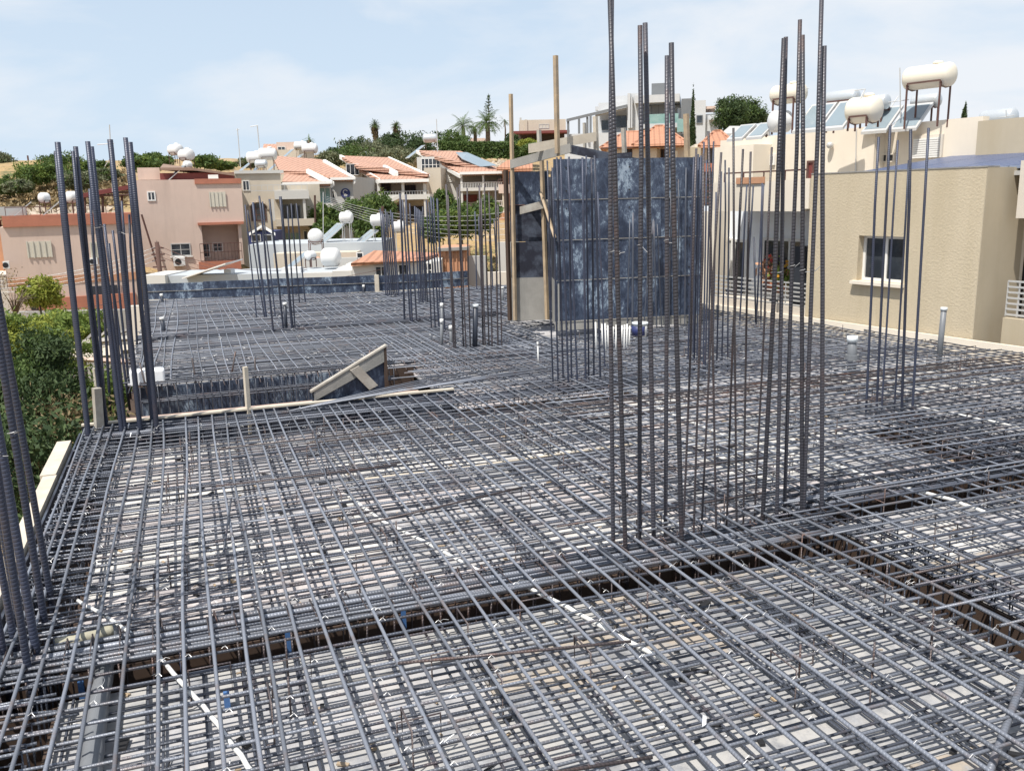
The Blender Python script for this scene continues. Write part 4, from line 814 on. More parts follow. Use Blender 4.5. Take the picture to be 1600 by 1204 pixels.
# cream parapet band above the recess
zb0, zb1 = NB.pt(1190, 330)[2], NB.pt(1190, 283)[2]
NB.lbox('balcony_band', NB.pt(1112, 320)[0], NB.pt(1258, 300)[0], -.02, .15, zb0, zb1, 'cream'); NB.lbox('balcony_slab', NB.pt(1112, 320)[0], uL, .15, 3.2, zb0 + .05, zb0 + .25, 'cream_pale'); NB.lbox('balcony_return', NB.pt(1258, 300)[0], NB.pt(1258, 300)[0] + .12, -.02, .6, zb0 + .05, zb1 + .02, 'cream')
NB.rail(1132, 268, 1262, 283, .05, 4, 'metal_brown', 1, .015); NB.box('timber_strip', 1150, 277, 1194, 287, -.05, -.025, 'orange_clay')
# upper storey, set back
dU = 3.2; uU0 = NB.pt(1131, 250, dU)[0]; zU = NB.pt(1335, 200, dU)[2]; uUm = NB.pt(1366, 230, dU)[0]; uU1 = NB.pt(1515, 230, dU)[0]
NB.lbox('upper_wall', uU0, uUm, dU, dU + .2, zb0, zU, 'cream'); NB.lbox('upper_wall', uUm, uU1, dU + .35, dU + .55, zT - .3, zU + .02, 'cream'); NB.lbox('upper_wall', uU1, uU1 + 6, dU + .2, dU + .5, zT - .3, zU - .08, 'stucco_beige_smooth'); NB.lbox('upper_return', uUm - .1, uUm, dU + .2, dU + .35, zT - .3, zU, 'cream')
NB.lbox('upper_roof', uU0, uU1 + 6, dU + .5, dU + 9, zU - .3, zU - .15, 'concrete'); NB.lbox('upper_step', uU0 + .3, NB.pt(1205, 250, dU)[0], dU - .6, dU, zb0, NB.pt(1180, 228, dU)[2], 'cream'); NB.lbox('left_wall', uU0 - .15, uU0, dU, dU + 6, zB, zU, 'cream')
NB.win(1262, 251, 1274, 285, dU, 1, 1, 'metal_brown', 'maroon'); NB.win(1375, 240, 1399, 254, dU + .35, 2, 1, 'cream_pale', 'dark', w=.03); NB.win(1205, 241, 1212, 258, dU, 1, 1, 'trim_white', 'dark')
u0_, u1_, z0_, z1_ = NB.rect(1431, 216, 1470, 247, dU + .35); fs = MB().box(u0_ - .06, u1_ + .06, dU + .30, dU + .349, z0_, z1_ + .06).build('louvre_shutter', 'cream_pale', NB.root)
for i in range(9): z = z0_ + (z1_ - z0_) * (i + .5) / 9; MB().box(u0_, u1_, dU + .25, dU + .299, z - .018, z + .018).build('slat', 'trim_white', fs)
pl_ = at(NB, 1301, 226, dU - .06); 
wl = NB.pt(1301, 227, dU); MB().lathe([(.03, -.07), (.07, -.04), (.08, .0), (.07, .04), (.03, .07)], 12, (wl[0], dU - .09, wl[2])).build('wall_lamp', 'metal_pale', NB.root, smooth=True)
a_ = NB.pt(1338, 202, dU - .02); b_ = NB.pt(1337, 268, dU - .02); MB().tube([a_, b_], .012, 6).build('downpipe', 'metal_pale', NB.root)
# right hand bay
ux = NB.pt(1580, 400, dS)[0]
NB.lbox('bay_band', uR + .2, uR + 5, dS - .25, dS + .3, NB.pt(1585, 340, dS)[2], NB.pt(1585, 252, dS)[2], 'cream_pale'); NB.lbox('bay_wall', uR + .0, uR + 5, dS + 1.0, dS + 1.2, zB, NB.pt(1590, 345, dS)[2], 'cream_pale')
NB.win(1577, 362, 1640, 500, dS + .95, 2, 1, w=.06); NB.box('bay_parapet', 1562, 503, 1700, 600, dS - .45, dS - .3, 'stucco_beige_smooth', base=True); NB.rail(1573, 443, 1690, 500, dS - .35, 6, rows=7, r=.014)
# solar array on the beige roof
pva = root('solar_array', tuple(NB.o), ryaw, 'blue solar panel array lying low on the beige roof', 'solar panels')
n0 = NB.pt(1338, 267, .9); 
for i in range(9):
    for j in range(2):
        wv, dv = 1.02, 1.65; ua, ub = n0[0] + .1 + i * wv, n0[0] + .1 + i * wv + wv - .03; da, db = .75 + j * (dv + .02), .75 + j * (dv + .02) + dv
        za, zb_ = zT + .02 + (da - .75) * .11, zT + .02 + (db - .75) * .11
        me = MB().add([(ua, da, za), (ub, da, za), (ub, db, zb_), (ua, db, zb_), (ua, da, za - .04), (ub, da, za - .04), (ub, db, zb_ - .04), (ua, db, zb_ - .04)], [(0, 1, 2, 3), (7, 6, 5, 4), (0, 4, 5, 1), (1, 5, 6, 2), (2, 6, 7, 3), (3, 7, 4, 0)], [[(0, 0), (6, 0), (6, 10), (0, 10)]] + [[(0, 0)] * 4] * 5)
        me.build('solar_panel', 'pv', pva)
MB().box(n0[0], n0[0] + 9.4, .7, 4.1, zT - .13, zT - .06).build('mounting_frame', 'metal_pale', pva)
# ------------------------------------------------------------------ tanks and solar heaters
def capsule(L, r, k=18, dome=.35):
    pr_ = [(0.001, -L / 2 - r * dome)]
    for a in np.linspace(8, 90, 6): pr_.append((r * math.sin(R_(a)), -L / 2 - r * dome * math.cos(R_(a))))
    for a in np.linspace(90, 8, 6): pr_.append((r * math.sin(R_(a)), L / 2 + r * dome * math.cos(R_(a))))
    pr_.append((0.001, L / 2 + r * dome)); return pr_
def tank(cx, cy, Y, L, r, yaw, mt_, label, legs=0.6, cat='water tank', group='water tanks and solar heaters on the roofs', hatch=True, framemt='metal_brown', dome=.5, panels=(), pmt='solar_glass', vertical=False, pyaw=None):
    c = Q(cx, cy, Y); rt = root('water_tank' if cat == 'water tank' else 'solar_heater', (c[0], c[1], c[2] - r - legs), R_(yaw), label, cat, group); zc = r + legs
    if vertical: MB().lathe([(r * .9, zc - r), (r, zc - r * .8), (r, zc + r * .8), (r * .6, zc + r * 1.1), (0.01, zc + r * 1.15)], 18).build('tank', mt_, rt, smooth=True)
    else: MB().lathe(capsule(L, r, dome=dome), 18, (0, 0, zc), 'X').build('tank', mt_, rt, smooth=True)
    if hatch: MB().lathe([(r * .42, zc + r * .9), (r * .42, zc + r * 1.12), (r * .3, zc + r * 1.2), (.01, zc + r * 1.22)], 14, (L * .2, 0, 0)).build('hatch', mt_, rt, smooth=True)
    if legs > .05:
        w = .015; lx, ly = max(L * .42, .15), r * .85; mb = MB()
        for a in (-lx, lx):
            mb.box(a - w, a + w, -ly - w, ly + w, zc - r * .75, zc - r * .75 + 2 * w)
            mb.tube([(a, -ly, zc - r * .6), (a, -ly * .7, zc - r * .95), (a, 0, zc - r * 1.05), (a, ly * .7, zc - r * .95), (a, ly, zc - r * .6)], w * .8, 4)
        for b in (-ly, ly): mb.box(-lx, lx, b - w, b + w, zc - r * .55, zc - r * .55 + 2 * w)
        f_ = mb.build('cradle', framemt, rt)
        for a in (-lx, lx):
            for b in (-ly, ly): MB().box(a - w, a + w, b - w, b + w, 0, zc - r * .55).build('leg', framemt, rt)
    if pyaw is None: pyaw = -62 - yaw if framemt == 'metal_pale' or mt_ != 'tank_silver' else 0
    def rp(q_): c_, s_ = math.cos(R_(pyaw)), math.sin(R_(pyaw)); return [(a * c_ - b * s_, a * s_ + b * c_, z) for a, b, z in q_]
    for (u, v0, pw, ph, pz0, pz1) in panels:   # tilted collectors in front (towards -y)
        q = [(u, v0, pz0), (u + pw, v0, pz0), (u + pw, v0 + ph, pz1), (u, v0 + ph, pz1)]
        o_ = MB().prism(rp(q), .06).build('collector', 'metal_pale', rt); q2 = [(u + .05, v0 + .05, pz0 + .05 * (pz1 - pz0) / ph + .006), (u + pw - .05, v0 + .05, pz0 + .05 * (pz1 - pz0) / ph + .006), (u + pw - .05, v0 + ph - .05, pz1 - .05 * (pz1 - pz0) / ph + .006), (u + .05, v0 + ph - .05, pz1 - .05 * (pz1 - pz0) / ph + .006)]
        MB().prism(rp(q2), .01).build('collector_glass', pmt, o_)
    return rt
yr = math.degrees(ryaw)
tank(1452, 120, 19.0, .84, .235, yr + 8, 'tank_cream', 'largest cream water tank, high on a brown frame on the beige house', .78)
tank(1232, 147, 20.5, .64, .21, yr + 8, 'tank_cream', 'cream water tank on a frame behind the tall ribbed bars', .65)
tank(1350, 172, 18.5, .46, .26, yr + 10, 'tank_cream', 'squat cream water tank with a hatch resting low on the middle of the roof', .08)
tank(1447, 158, 19.8, .5, .15, yr + 8, 'tank_silver', 'silver hot water cylinder right under the largest cream tank with two collectors', .5, 'solar heater', panels=[(-1.0, -.8, .6, .62, .06, .6), (-.33, -.8, .6, .62, .06, .6)], hatch=False)
tank(1316, 153, 19.8, .62, .16, yr + 8, 'tank_silver', 'white ridged hot water cylinder with pipes above slanted collectors', .55, 'solar heater', panels=[(-.62, -.85, .62, .68, .04, .62), (.06, -.85, .55, .68, .04, .62)], hatch=False)
tank(1374, 160, 20.2, .3, .17, yr + 8, 'tank_silver', 'white hot water cylinder half hidden behind the squat cream tank', .4, 'solar heater', hatch=False)
tank(1186, 200, 21.5, .35, .10, yr + 8, 'tank_silver', 'low slanted collectors at the left end of the beige house roof', .12, 'solar heater', panels=[(-.45, -.6, .45, .5, -.02, .32), (.1, -.6, .45, .5, -.02, .32)], hatch=False)
tank(1219, 190, 20.6, .3, .24, yr + 70, 'tank_white', 'round white tank end below the leftmost cream tank', .02, hatch=False)
tank(1560, 184, 22, .7, .2, yr, 'tank_silver', 'pale silvery tank shape standing in for a smeared patch at the far right of the roof', .03, hatch=False)  # tank form stands in for a smeared pale patch, no tank known here
def mast(x0, y0, x1, y1, Y, r, label, arms=(), mt_='metal_pale', name='antenna_mast', cat='antenna', group=None):
    b = Q(x0, y0, Y); t = Q(x1, y1, Y); rt = root(name, tuple(b), 0, label, cat, group); MB().tube([b - b, t - b], r, 5).build('pole', mt_, rt)
    for (fx0, fy0, fx1, fy1) in arms: MB().tube([Q(fx0, fy0, Y) - b, Q(fx1, fy1, Y) - b], r * .7, 4).build('arm', mt_, rt)
    return rt
mast(1407, 185, 1406, 106, 19.5, .012, 'thin mast left of the largest cream tank', [(1388, 160, 1420, 156), (1392, 168, 1404, 150)])
mast(1340, 162, 1352, 139, 18.4, .012, 'bent white pipe beside the ridged hot water cylinder', [(1334, 142, 1352, 139)], name='bent_pipe', cat='pipe')
mast(1573, 206, 1572, 172, 20, .01, 'thin antenna on the far right roof', [(1560, 184, 1585, 180)])
mast(1258, 185, 1256, 128, 20, .012, 'thin mast behind the tall ribbed bars on the beige house roof', [(1250, 140, 1264, 138)])
# ------------------------------------------------------------------ left pink houses
H = House.px('pink_house', 5, 400, 44, 27, 'low pink house with a brick red roof band at the left edge')
H.box('wall', 5, 352, 213, 700, 0, 6, 'pink', base=True); H.box('roof_band', 3, 335, 215, 352, -.12, 6.1, 'brick_red'); H.sheet('roof', [(5, 337, 0), (213, 336, 0), (213, 336, 5.5), (5, 337, 5.5)], .1, 'concrete')
H.box('lower_band', 12, 430, 214, 442, -.03, 0, 'orange_clay'); H.box('lower_band', 60, 462, 214, 490, -.25, -.02, 'brick_red'); H.box('side_balcony', -60, 430, 14, 470, 0, 5, 'cream_pale', base=True)
H.shutter(43, 377, 80, 402); H.shutter(142, 378, 160, 403, n=3); H.ac(138, 403, 152, 413); H.ac(5, 408, 15, 419, -.3)
H.box('garage_door', 46, 440, 88, 484, -.06, -.031, 'black_door'); H.box('garage_door', 142, 446, 185, 480, -.06, -.031, 'black_door'); H.box('door_frame', 186, 442, 190, 482, -.07, -.03, 'pink')
H.rail(8, 322, 215, 336, .3, 8, 'metal_brown', 2, .022); H.box('roof_hut', -20, 323, 40, 337, 2, 5, 'housegrey')
H.box('side_wall', -80, 345, 3, 420, 3, 6, 'orange_clay', base=True); H.rail(-20, 432, 11, 452, -.6, 6, 'metal_brown', 4, .02)
tank(69, 309, 46, .25, .26, 60, 'tank_white', 'left one of two round white tank ends on the low pink house', .5, 'solar heater', panels=[(-.6, -1.6, .9, 1.0, -.2, .6)], hatch=False, dome=.6)
tank(112, 308, 46, .25, .30, 60, 'tank_white', 'right one of two round white tank ends on the low pink house', .5, 'solar heater', panels=[(-.6, -1.6, .9, 1.0, -.2, .6)], hatch=False, dome=.6)
H = House.px('pink_tower_house', 215, 350, 54, 21, 'tall pink house with white tanks and a balcony recess behind the left bars')
xr0, xr1 = 311, 376
H.box('wall', 214, 281, 312, 700, 0, 8, 'pink', base=True); H.box('wall', 309, 281, 379, 347, 0.003, 7.9, 'pink'); H.box('wall', 311, 412, 379, 700, -.4, 7.9, 'pink', base=True); H.box('recess_back', 311, 346, 379, 413, 1.6, 2, 'pink'); H.box('wall_end', 374, 346, 379, 413, .003, 1.6, 'pink')
H.box('roof_band', 304, 279, 377, 287, -.08, 0, 'brick_red'); H.box('recess_trim', 309, 347, 381, 351, -.25, 0, 'brick_red'); H.box('balcony_front', 311, 408, 377, 424, -.6, -.41, 'brick_red'); H.rail(313, 380, 378, 408, -.5, 12, 'metal_brown', 3, .02)
H.win(230, 299, 243, 314, 0, 2, 1, 'trim_white', 'glass', .07); H.shutter(328, 300, 352, 323); H.win(267, 380, 298, 400, 0, 2, 2, 'housegrey', 'glass', .06, sill=True); H.ac(271, 402, 289, 415); H.win(315, 380, 328, 402, 1.6, 1, 2, 'trim_white'); H.win(332, 379, 348, 393, 1.6, 2, 2, 'trim_white')
H.box('roof_hut', 215, 262, 250, 281, 3, 6, 'pink'); H.box('roof_hut', 250, 270, 366, 281, 2.5, 6, 'maroon'); MB().tube([H.pt(221, 335, -.5), H.pt(250, 428, -.5)], .06, 5).build('leaning_pole', 'metal_brown', H.root)
H.sheet('hut_roof', [(250, 262, 2.0), (300, 262, 2.0), (366, 271, 2.2), (366, 273, 7), (255, 256, 7)], .15, 'roof_brown')
H.box('roof_table', 326, 273, 341, 280, .8, 1.4, 'trim_white')
H.sheet('pergola_roof', [(125, 303, .1), (212, 287, .1), (214, 287, 3), (150, 298, 3)], .25, 'maroon')
for x in (132, 160, 190): 
    a_, b_ = H.pt(x, 304, .5), H.pt(x + 1, 345, .5); MB().tube([a_, b_], .08, 5).build('pergola_post', 'metal_brown', H.root)
for y in (296, 300, 304): a_, b_ = H.pt(140, y + 2, .2), H.pt(212, y, .2); MB().tube([a_, b_], .06, 4).build('pergola_beam', 'metal_brown', H.root)
tank(274, 234, 60, .75, .35, -35, 'tank_white', 'rear white roof tank of the pair on the tall pink house', .5); tank(291, 242, 59, .75, .37, -35, 'tank_white', 'front white roof tank of the pair on the tall pink house', .6)
tank(293, 258, 58, .27, .27, 60, 'tank_white', 'small heater cylinder with collectors under the paired tanks of the tall pink house', .5, 'solar heater', panels=[(-.9, -1.4, .8, 1.2, -.2, .8), (0, -1.4, .8, 1.2, -.2, .8)], hatch=False)
# wooden utility pole and awning board
b = Q(252, 447, 40); t = Q(245, 378, 40); up = root('utility_pole', tuple(b), 0, 'dark wooden utility pole in front of the tall pink house', 'utility pole'); MB().tube([b - b - [0, 0, 6], t - b], .13, 8, r2=.10).build('pole', 'pole_wood', up, smooth=True)
for i in range(5): MB().box(-.28, .28, -.05, .05, -.3 - i * .28, -.24 - i * .28, 0, tuple(t - b)).build('insulator_bar', 'metal_brown', up)
H = House.px('low_white_house', 225, 440, 36, -1, 'low white flat roofed building directly behind the left half of the parapet')
H.box('wall', 226, 430, 262, 520, 0, 2.4, 'housewhite', base=True); H.box('wall', 262, 428, 520, 520, .3, 3.2, 'bluewhite', base=True); H.box('wall', 476, 426, 522, 520, .1, .3, 'housewhite', base=True); H.sheet('awning_panel', [(284, 434, -.3), (352, 411, -.3), (379, 404, 1), (300, 431, 1)], .05, 'trim_white')
H.box('roof_unit', 350, 421, 361, 430, .6, 1.1, 'tank_white'); H.box('roof_unit', 440, 418, 470, 430, .6, 1.1, 'tank_white')
H = House.px('white_shed', 520, 430, 35, 2, 'white building with an orange tiled roof right behind the parapet'); 
H.box('wall', 522, 423, 552, 520, 0, 5, 'housewhite', base=True); H.box('wall', 552, 410, 690, 520, -.4, 5, 'housewhite', base=True); H.sheet('tiled_roof', [(548, 411, -.6), (662, 402, -.6), (692, 395, 4), (585, 391, 4)], .12, 'roof_tile_orange'); H.win(586, 415, 606, 435, -.4, 2, 1, 'housegrey'); H.win(622, 412, 640, 435, -.4, 2, 1, 'housegrey'); H.win(660, 410, 676, 434, -.4, 2, 2)
H = House.px('tin_shed', 688, 420, 37, 0, 'rusty orange brown shed wall behind the thin bars'); H.box('wall', 686, 388, 731, 520, 0, 3, 'orange_clay', base=True); H.sheet('roof', [(684, 388, -.2), (733, 386, -.2), (733, 384, 3), (684, 386, 3)], .12, 'concrete')
for x in range(690, 731, 6): H.box('rib', x, 390, x + 1.2, 500, -.06, -.002, 'orange_clay', base=True)
H = House.px('garden_wall', 735, 430, 38, 4, 'grey and white low walls left of the formwork tower', cat='wall'); H.box('wall', 732, 400, 762, 520, 0, .3, 'housegrey', base=True); H.box('wall', 762, 425, 800, 520, -1, -.7, 'cream_pale', base=True); H.box('wall', 779, 378, 812, 520, 2, 2.3, 'housewhite', base=True)
# cream apartment with balconies
H = House.px('cream_apartment_house', 370, 350, 62, 15, 'cream apartment house with an arched window and stacked balconies')
H.box('wall', 366, 268, 441, 700, 0, 10, 'housecream', base=True); H.box('wall', 441, 288, 502, 700, 1.4, 10, 'housecream', base=True); H.box('roof_parapet', 366, 266, 443, 271, -.15, 0, 'housewhite')
H.win(379, 282, 390, 298, 0, 2, 1, 'trim_white'); H.win(392, 316, 416, 345, 0, 3, 3, 'metal_brown', 'glass', .06)
mb = MB(); ar = H.rect(390, 312, 418, 345); cu = (ar[0] + ar[1]) / 2; rr = (ar[1] - ar[0]) / 2 + .1
mb.tube([(cu + rr * math.cos(w), -.08, ar[2] + .75 + rr * .8 * math.sin(w)) for w in np.linspace(0, math.pi, 12)], .10, 5).build('arch', 'stone', H.root)
H.box('balcony', 429, 298, 483, 311, -1.2, 1.4, 'housewhite'); H.box('balcony', 431, 342, 492, 353, -1.2, 1.4, 'housecream'); H.rail(391, 289, 480, 298, -1.0, 10, 'metal_pale', 2, .02)
H.win(430, 319, 462, 342, 1.4, 3, 1, 'housegrey'); H.win(464, 320, 470, 342, 1.4, 1, 1, 'housegrey'); H.win(446, 363, 470, 385, 1.4, 3, 1, 'housegrey', 'glass_green'); H.win(474, 360, 481, 376, 1.4, 1, 1, 'trim_white')
H.box('column', 425, 311, 429, 345, -1.1, -.9, 'housewhite'); H.box('column', 474, 311, 478, 342, -1.1, -.9, 'housewhite')
H = House.px('gabled_kiosk', 390, 370, 50, 2, 'small navy kiosk with a white gable in front of the cream apartment house'); H.box('wall', 391, 362, 428, 520, 0, 3, 'navy', base=True); H.sheet('roof', [(389, 364, -.3), (409, 351, -.3), (410, 351, 3), (390, 363, 3)], .15, 'trim_white'); H.sheet('roof', [(409, 351, -.3), (430, 364, -.3), (430, 363, 3), (410, 351, 3)], .15, 'trim_white'); H.win(393, 366, 408, 378, 0, 1, 1, 'trim_white'); H.win(411, 366, 426, 378, 0, 1, 1, 'trim_white')
H = House.px('long_parapet_house', 392, 385, 46, 1, 'long pale grey parapet building behind the white tanks'); H.box('wall', 391, 380, 600, 520, 0, 5, 'bluewhite', base=True); H.box('wall', 430, 395, 560, 520, -1.4, -.01, 'housecream', base=True)
H.sheet('red_roof', [(476, 420, -3), (540, 420, -3), (560, 408, -1.5), (490, 400, -1.5)], .1, 'roof_tile'); H.box('scaffold_wall', 476, 403, 560, 470, -3, -2.8, 'housewhite'); H.win(557, 394, 568, 404, -1.42, 1, 1)
tank(398, 246, 64, .8, .38, 10, 'tank_white', 'white tank at the left of the cream apartment roof', .7, panels=[(-1.6, -2.0, 1.2, 1.9, -.6, .8)]); tank(418, 241, 64, .9, .42, 10, 'tank_white', 'white tank at the right of the cream apartment roof', .9, panels=[(-1.5, -2.0, 1.3, 1.9, -.8, .9)]); tank(408, 256, 63, .6, .28, 0, 'tank_silver', 'silver cylinder below the two tanks on the cream apartment roof', .4, 'solar heater', hatch=False)
tank(493, 369, 39, .06, .34, 90, 'tank_white', 'round white tank end seen head on above the low white building', 1.0, dome=.5, hatch=False)
tank(517, 402, 38, .45, .40, -8, 'tank_white', 'fat white tank low on the roof right of the head on tank', .05, hatch=False)
tank(485, 399, 38.5, .3, .2, 60, 'tank_white', 'small white cylinder with a slanted collector below the head on tank', .3, 'solar heater', panels=[(-1.3, -1.3, .8, 1.4, -.4, .6)], hatch=False)
tank(541, 340, 47, .45, .30, 0, 'tank_white', 'white tank on a pale frame, leftmost of three above the grey parapet', 1.2, panels=[(-1.7, -2.0, .7, 2.0, -.4, 1.2), (-.9, -2.0, .7, 2.0, -.4, 1.2)], framemt='metal_pale'); tank(590, 344, 47, .5, .30, 0, 'tank_white', 'white tank on a pale frame, middle one of three above the grey parapet', 1.2, panels=[(-1.2, -2.0, .6, 2.0, -.4, 1.0), (-.5, -2.0, .6, 2.0, -.4, 1.0)], framemt='metal_pale'); tank(623, 355, 46, .4, .30, 10, 'tank_white', 'white tank behind the bars, rightmost of three above the grey parapet', 1.0, framemt='metal_pale')
# grey house with terracotta roof and round sign
H = House.px('terracotta_house', 430, 300, 78, -4, 'grey house with a stepped terracotta roof and a round navy sign')
H.box('wall', 440, 285, 516, 700, 0, 9, 'housegrey', base=True); H.box('wall', 516, 276, 553, 700, -.5, 9, 'housegrey', base=True)
H.sheet('tiled_roof', [(437, 267, 0), (478, 268, -.2), (516, 278, -.9), (556, 279, -.9), (502, 249, 9), (425, 243, 8)], .25, 'roof_tile'); H.sheet('tiled_roof', [(441, 283, -2.6), (518, 287, -2.6), (522, 285, -2), (480, 266, 1), (446, 267, 1)], .22, 'roof_tile')
H.sheet('fascia', [(504, 250, 7), (508, 249, 7), (556, 277, -1), (553, 281, -1.05)], .35, 'trim_white'); H.sheet('fascia', [(478, 265, -.8), (482, 264, -.8), (522, 284, -2.7), (518, 288, -2.72)], .30, 'trim_white'); H.box('eave', 516, 277, 555, 281, -1.1, -.9, 'trim_white'); H.box('eave', 441, 284, 519, 288, -2.9, -2.6, 'trim_white')
H.box('bay_wall', 442, 287, 516, 700, -1.2, 0, 'bluewhite', base=True); H.win(474, 293, 517, 318, -1.2, 5, 1, 'trim_white', 'glass_green', .06); H.box('balcony', 474, 318, 520, 325, -2.4, -1.2, 'housewhite'); H.win(474, 328, 500, 345, -1.2, 2, 1, 'trim_white'); H.win(519, 297, 523, 310, -.5, 1, 1)
pcn = H.pt(540, 302, -.5); k = 28; rs = H.pt(547.5, 302, -.5)[0] - pcn[0]
sg = MB().add([(pcn[0] + rs * math.cos(w), y, pcn[2] + rs * math.sin(w)) for y in (-.56, -.501) for w in np.linspace(0, 2 * math.pi, k, False)], [tuple(range(k - 1, -1, -1))] + [(i, (i + 1) % k, (i + 1) % k + k, i + k) for i in range(k)]).build('round_sign', 'navy', H.root)
mb = MB(); mb.tube([(pcn[0] + rs * .45 * math.cos(w), -.565, pcn[2] + rs * .25 + rs * .42 * math.sin(w)) for w in np.linspace(.4, 5.2, 14)], rs * .06, 4).build('emblem', 'trim_white', sg); MB().box(pcn[0] - rs * .35, pcn[0] + rs * .4, -.57, -.561, pcn[2] - rs * .42, pcn[2] - rs * .3).box(pcn[0] - rs * .3, pcn[0] + rs * .3, -.57, -.561, pcn[2] - rs * .6, pcn[2] - rs * .52).build('emblem', 'trim_white', sg)
H = House.px('hill_house', 410, 235, 105, 0, 'small salmon roofed house behind the terracotta roof with tanks'); H.box('wall', 412, 234, 470, 700, 0, 8, 'housecream', base=True); H.sheet('tiled_roof', [(410, 235, -.3), (432, 234, -.3), (432, 225, 3), (412, 225, 3)], .2, 'roof_tile'); H.box('gable_wall', 432, 222, 466, 236, .5, 8, 'pink'); H.win(434, 229, 446, 236, .4, 2, 1, 'trim_white')
tank(470, 228, 92, 1.0, .42, 0, 'tank_white', 'white tank on the ridge behind the terracotta roof, left of two', 1.0, panels=[(-2.4, -3, 1.4, 2.6, -.9, 1.2)]); tank(484, 232, 88, 1.1, .46, 0, 'tank_white', 'white tank on the ridge behind the terracotta roof, right of two', 1.2, panels=[(-2.2, -3, 1.4, 2.6, -.9, 1.2)])
# cream house with wide terracotta roof
H = House.px('cream_villa', 530, 300, 88, -3, 'cream villa with a long stepped terracotta roof and verandas')
H.box('wall', 531, 262, 568, 700, 2, 10, 'housebeige', base=True); H.box('wall', 556, 285, 668, 700, 1.2, 9.9, 'housebeige', base=True)
H.sheet('tiled_roof', [(560, 260, 0), (600, 262, -.5), (668, 272, -1.2), (672, 272, 1), (606, 246, 9), (531, 243, 9)], .3, 'roof_tile'); H.sheet('tiled_roof', [(590, 279, -2.6), (668, 282, -2.6), (668, 277, 0), (600, 264, 2), (560, 264, 2)], .25, 'roof_tile')
H.sheet('fascia', [(530, 242, 8.8), (534, 242, 8.8), (594, 279, -2.6), (590, 281, -2.65)], .4, 'trim_white'); H.sheet('fascia', [(598, 258, -.2), (603, 258, -.2), (622, 268, -.9), (617, 270, -.92)], .4, 'trim_white'); H.box('eave', 590, 280, 670, 285, -2.9, -2.6, 'trim_white'); H.sheet('fascia', [(606, 245, 9), (609, 245, 9), (672, 273, 0), (668, 274, 0)], .3, 'trim_white')
H.win(541, 256, 561, 274, 1.9, 3, 1, 'trim_white'); H.win(553, 286, 564, 306, 1.15, 1, 1, 'metal_brown', 'maroon'); H.win(567, 288, 575, 301, 1.15, 1, 1, 'metal_brown'); H.win(596, 287, 611, 308, 1.15, 2, 5, 'metal_brown', 'dark'); H.win(632, 289, 650, 306, 1.15, 2, 5, 'metal_brown', 'dark')
for x in (590, 628, 662): H.box('column', x, 284, x + 4, 330, -2.5, -2.2, 'housewhite', base=True)
H.box('veranda', 582, 304, 672, 312, -2.6, 1.2, 'housewhite'); H.rail(584, 299, 670, 305, -2.5, 20, 'metal_pale', 2, .025); H.sheet('porch_roof', [(600, 316, -3.6), (625, 304, -3.6), (626, 308, -2.6), (604, 320, -2.6)], .3, 'housewhite'); H.win(604, 321, 612, 338, 1.1, 1, 1, 'metal_brown'); H.win(616, 320, 626, 330, 1.1, 1, 1, 'metal_brown'); H.win(642, 322, 662, 340, 1.1, 2, 1, 'metal_brown'); H.box('wall_link', 664, 262, 690, 700, 3, 9, 'housecream', base=True)
# villa with solar panels
H = House.px('solar_villa', 650, 300, 94, -3, 'villa with a sloping roof carrying grey solar panels and white balconies')
H.box('wall', 653, 245, 690, 700, 3, 11, 'housewhite', base=True); H.box('wall', 688, 268, 784, 700, 1, 10.9, 'housewhite', base=True)
H.sheet('tiled_roof', [(689, 247, .5), (786, 268, -1.2), (786, 266, 1), (720, 236, 10), (651, 235, 10)], .35, 'roof_tile'); H.sheet('tiled_roof', [(719, 271, -2.4), (786, 269, -2.4), (784, 265, 0), (720, 255, 2), (690, 254, 2)], .25, 'roof_tile')
H.sheet('solar_panels', [(722, 248, 1.5), (750, 260, -.6), (776, 258, -.4), (730, 238, 7), (712, 238, 7)], .06, 'solar_glass'); H.sheet('fascia', [(650, 235, 9.8), (654, 235, 9.8), (722, 271, -2.4), (718, 273, -2.45)], .35, 'trim_white'); H.box('eave', 718, 268, 786, 272, -2.7, -2.4, 'trim_white')
H.win(658, 247, 688, 268, 2.9, 5, 2, 'trim_white', 'glass', .08); H.win(671, 280, 680, 296, 2.9, 2, 1, 'trim_white'); H.win(682, 279, 690, 284, 2.9, 2, 1); H.shutter(698, 276, 711, 284, 1, 'trim_white', 3, True); H.shutter(725, 275, 752, 286, .9, 'housecream', 5, True); H.shutter(758, 276, 776, 286, .9, 'housecream', 5, True)
for x in (720, 754): H.box('column', x, 272, x + 3, 330, -2.3, -2.0, 'housewhite', base=True)
H.box('balcony', 718, 293, 786, 298, -2.4, 1, 'housewhite'); H.rail(720, 285, 786, 294, -2.3, 26, 'trim_white', 2, .03); H.win(724, 304, 746, 316, .95, 2, 1, 'metal_brown', 'maroon'); H.rail(746, 314, 786, 322, -2.3, 16, 'trim_white', 2, .03)
tank(672, 216, 104, 1.2, .50, 5, 'tank_silver', 'silver tank and collector on the ridge of the solar villa', 1.1, panels=[(-2.0, -2.4, 1.4, 2.0, -.5, .9)], pyaw=-70)
mast(684, 240, 682, 186, 103, .05, 'tall thin mast beside the silver tank on the solar villa')
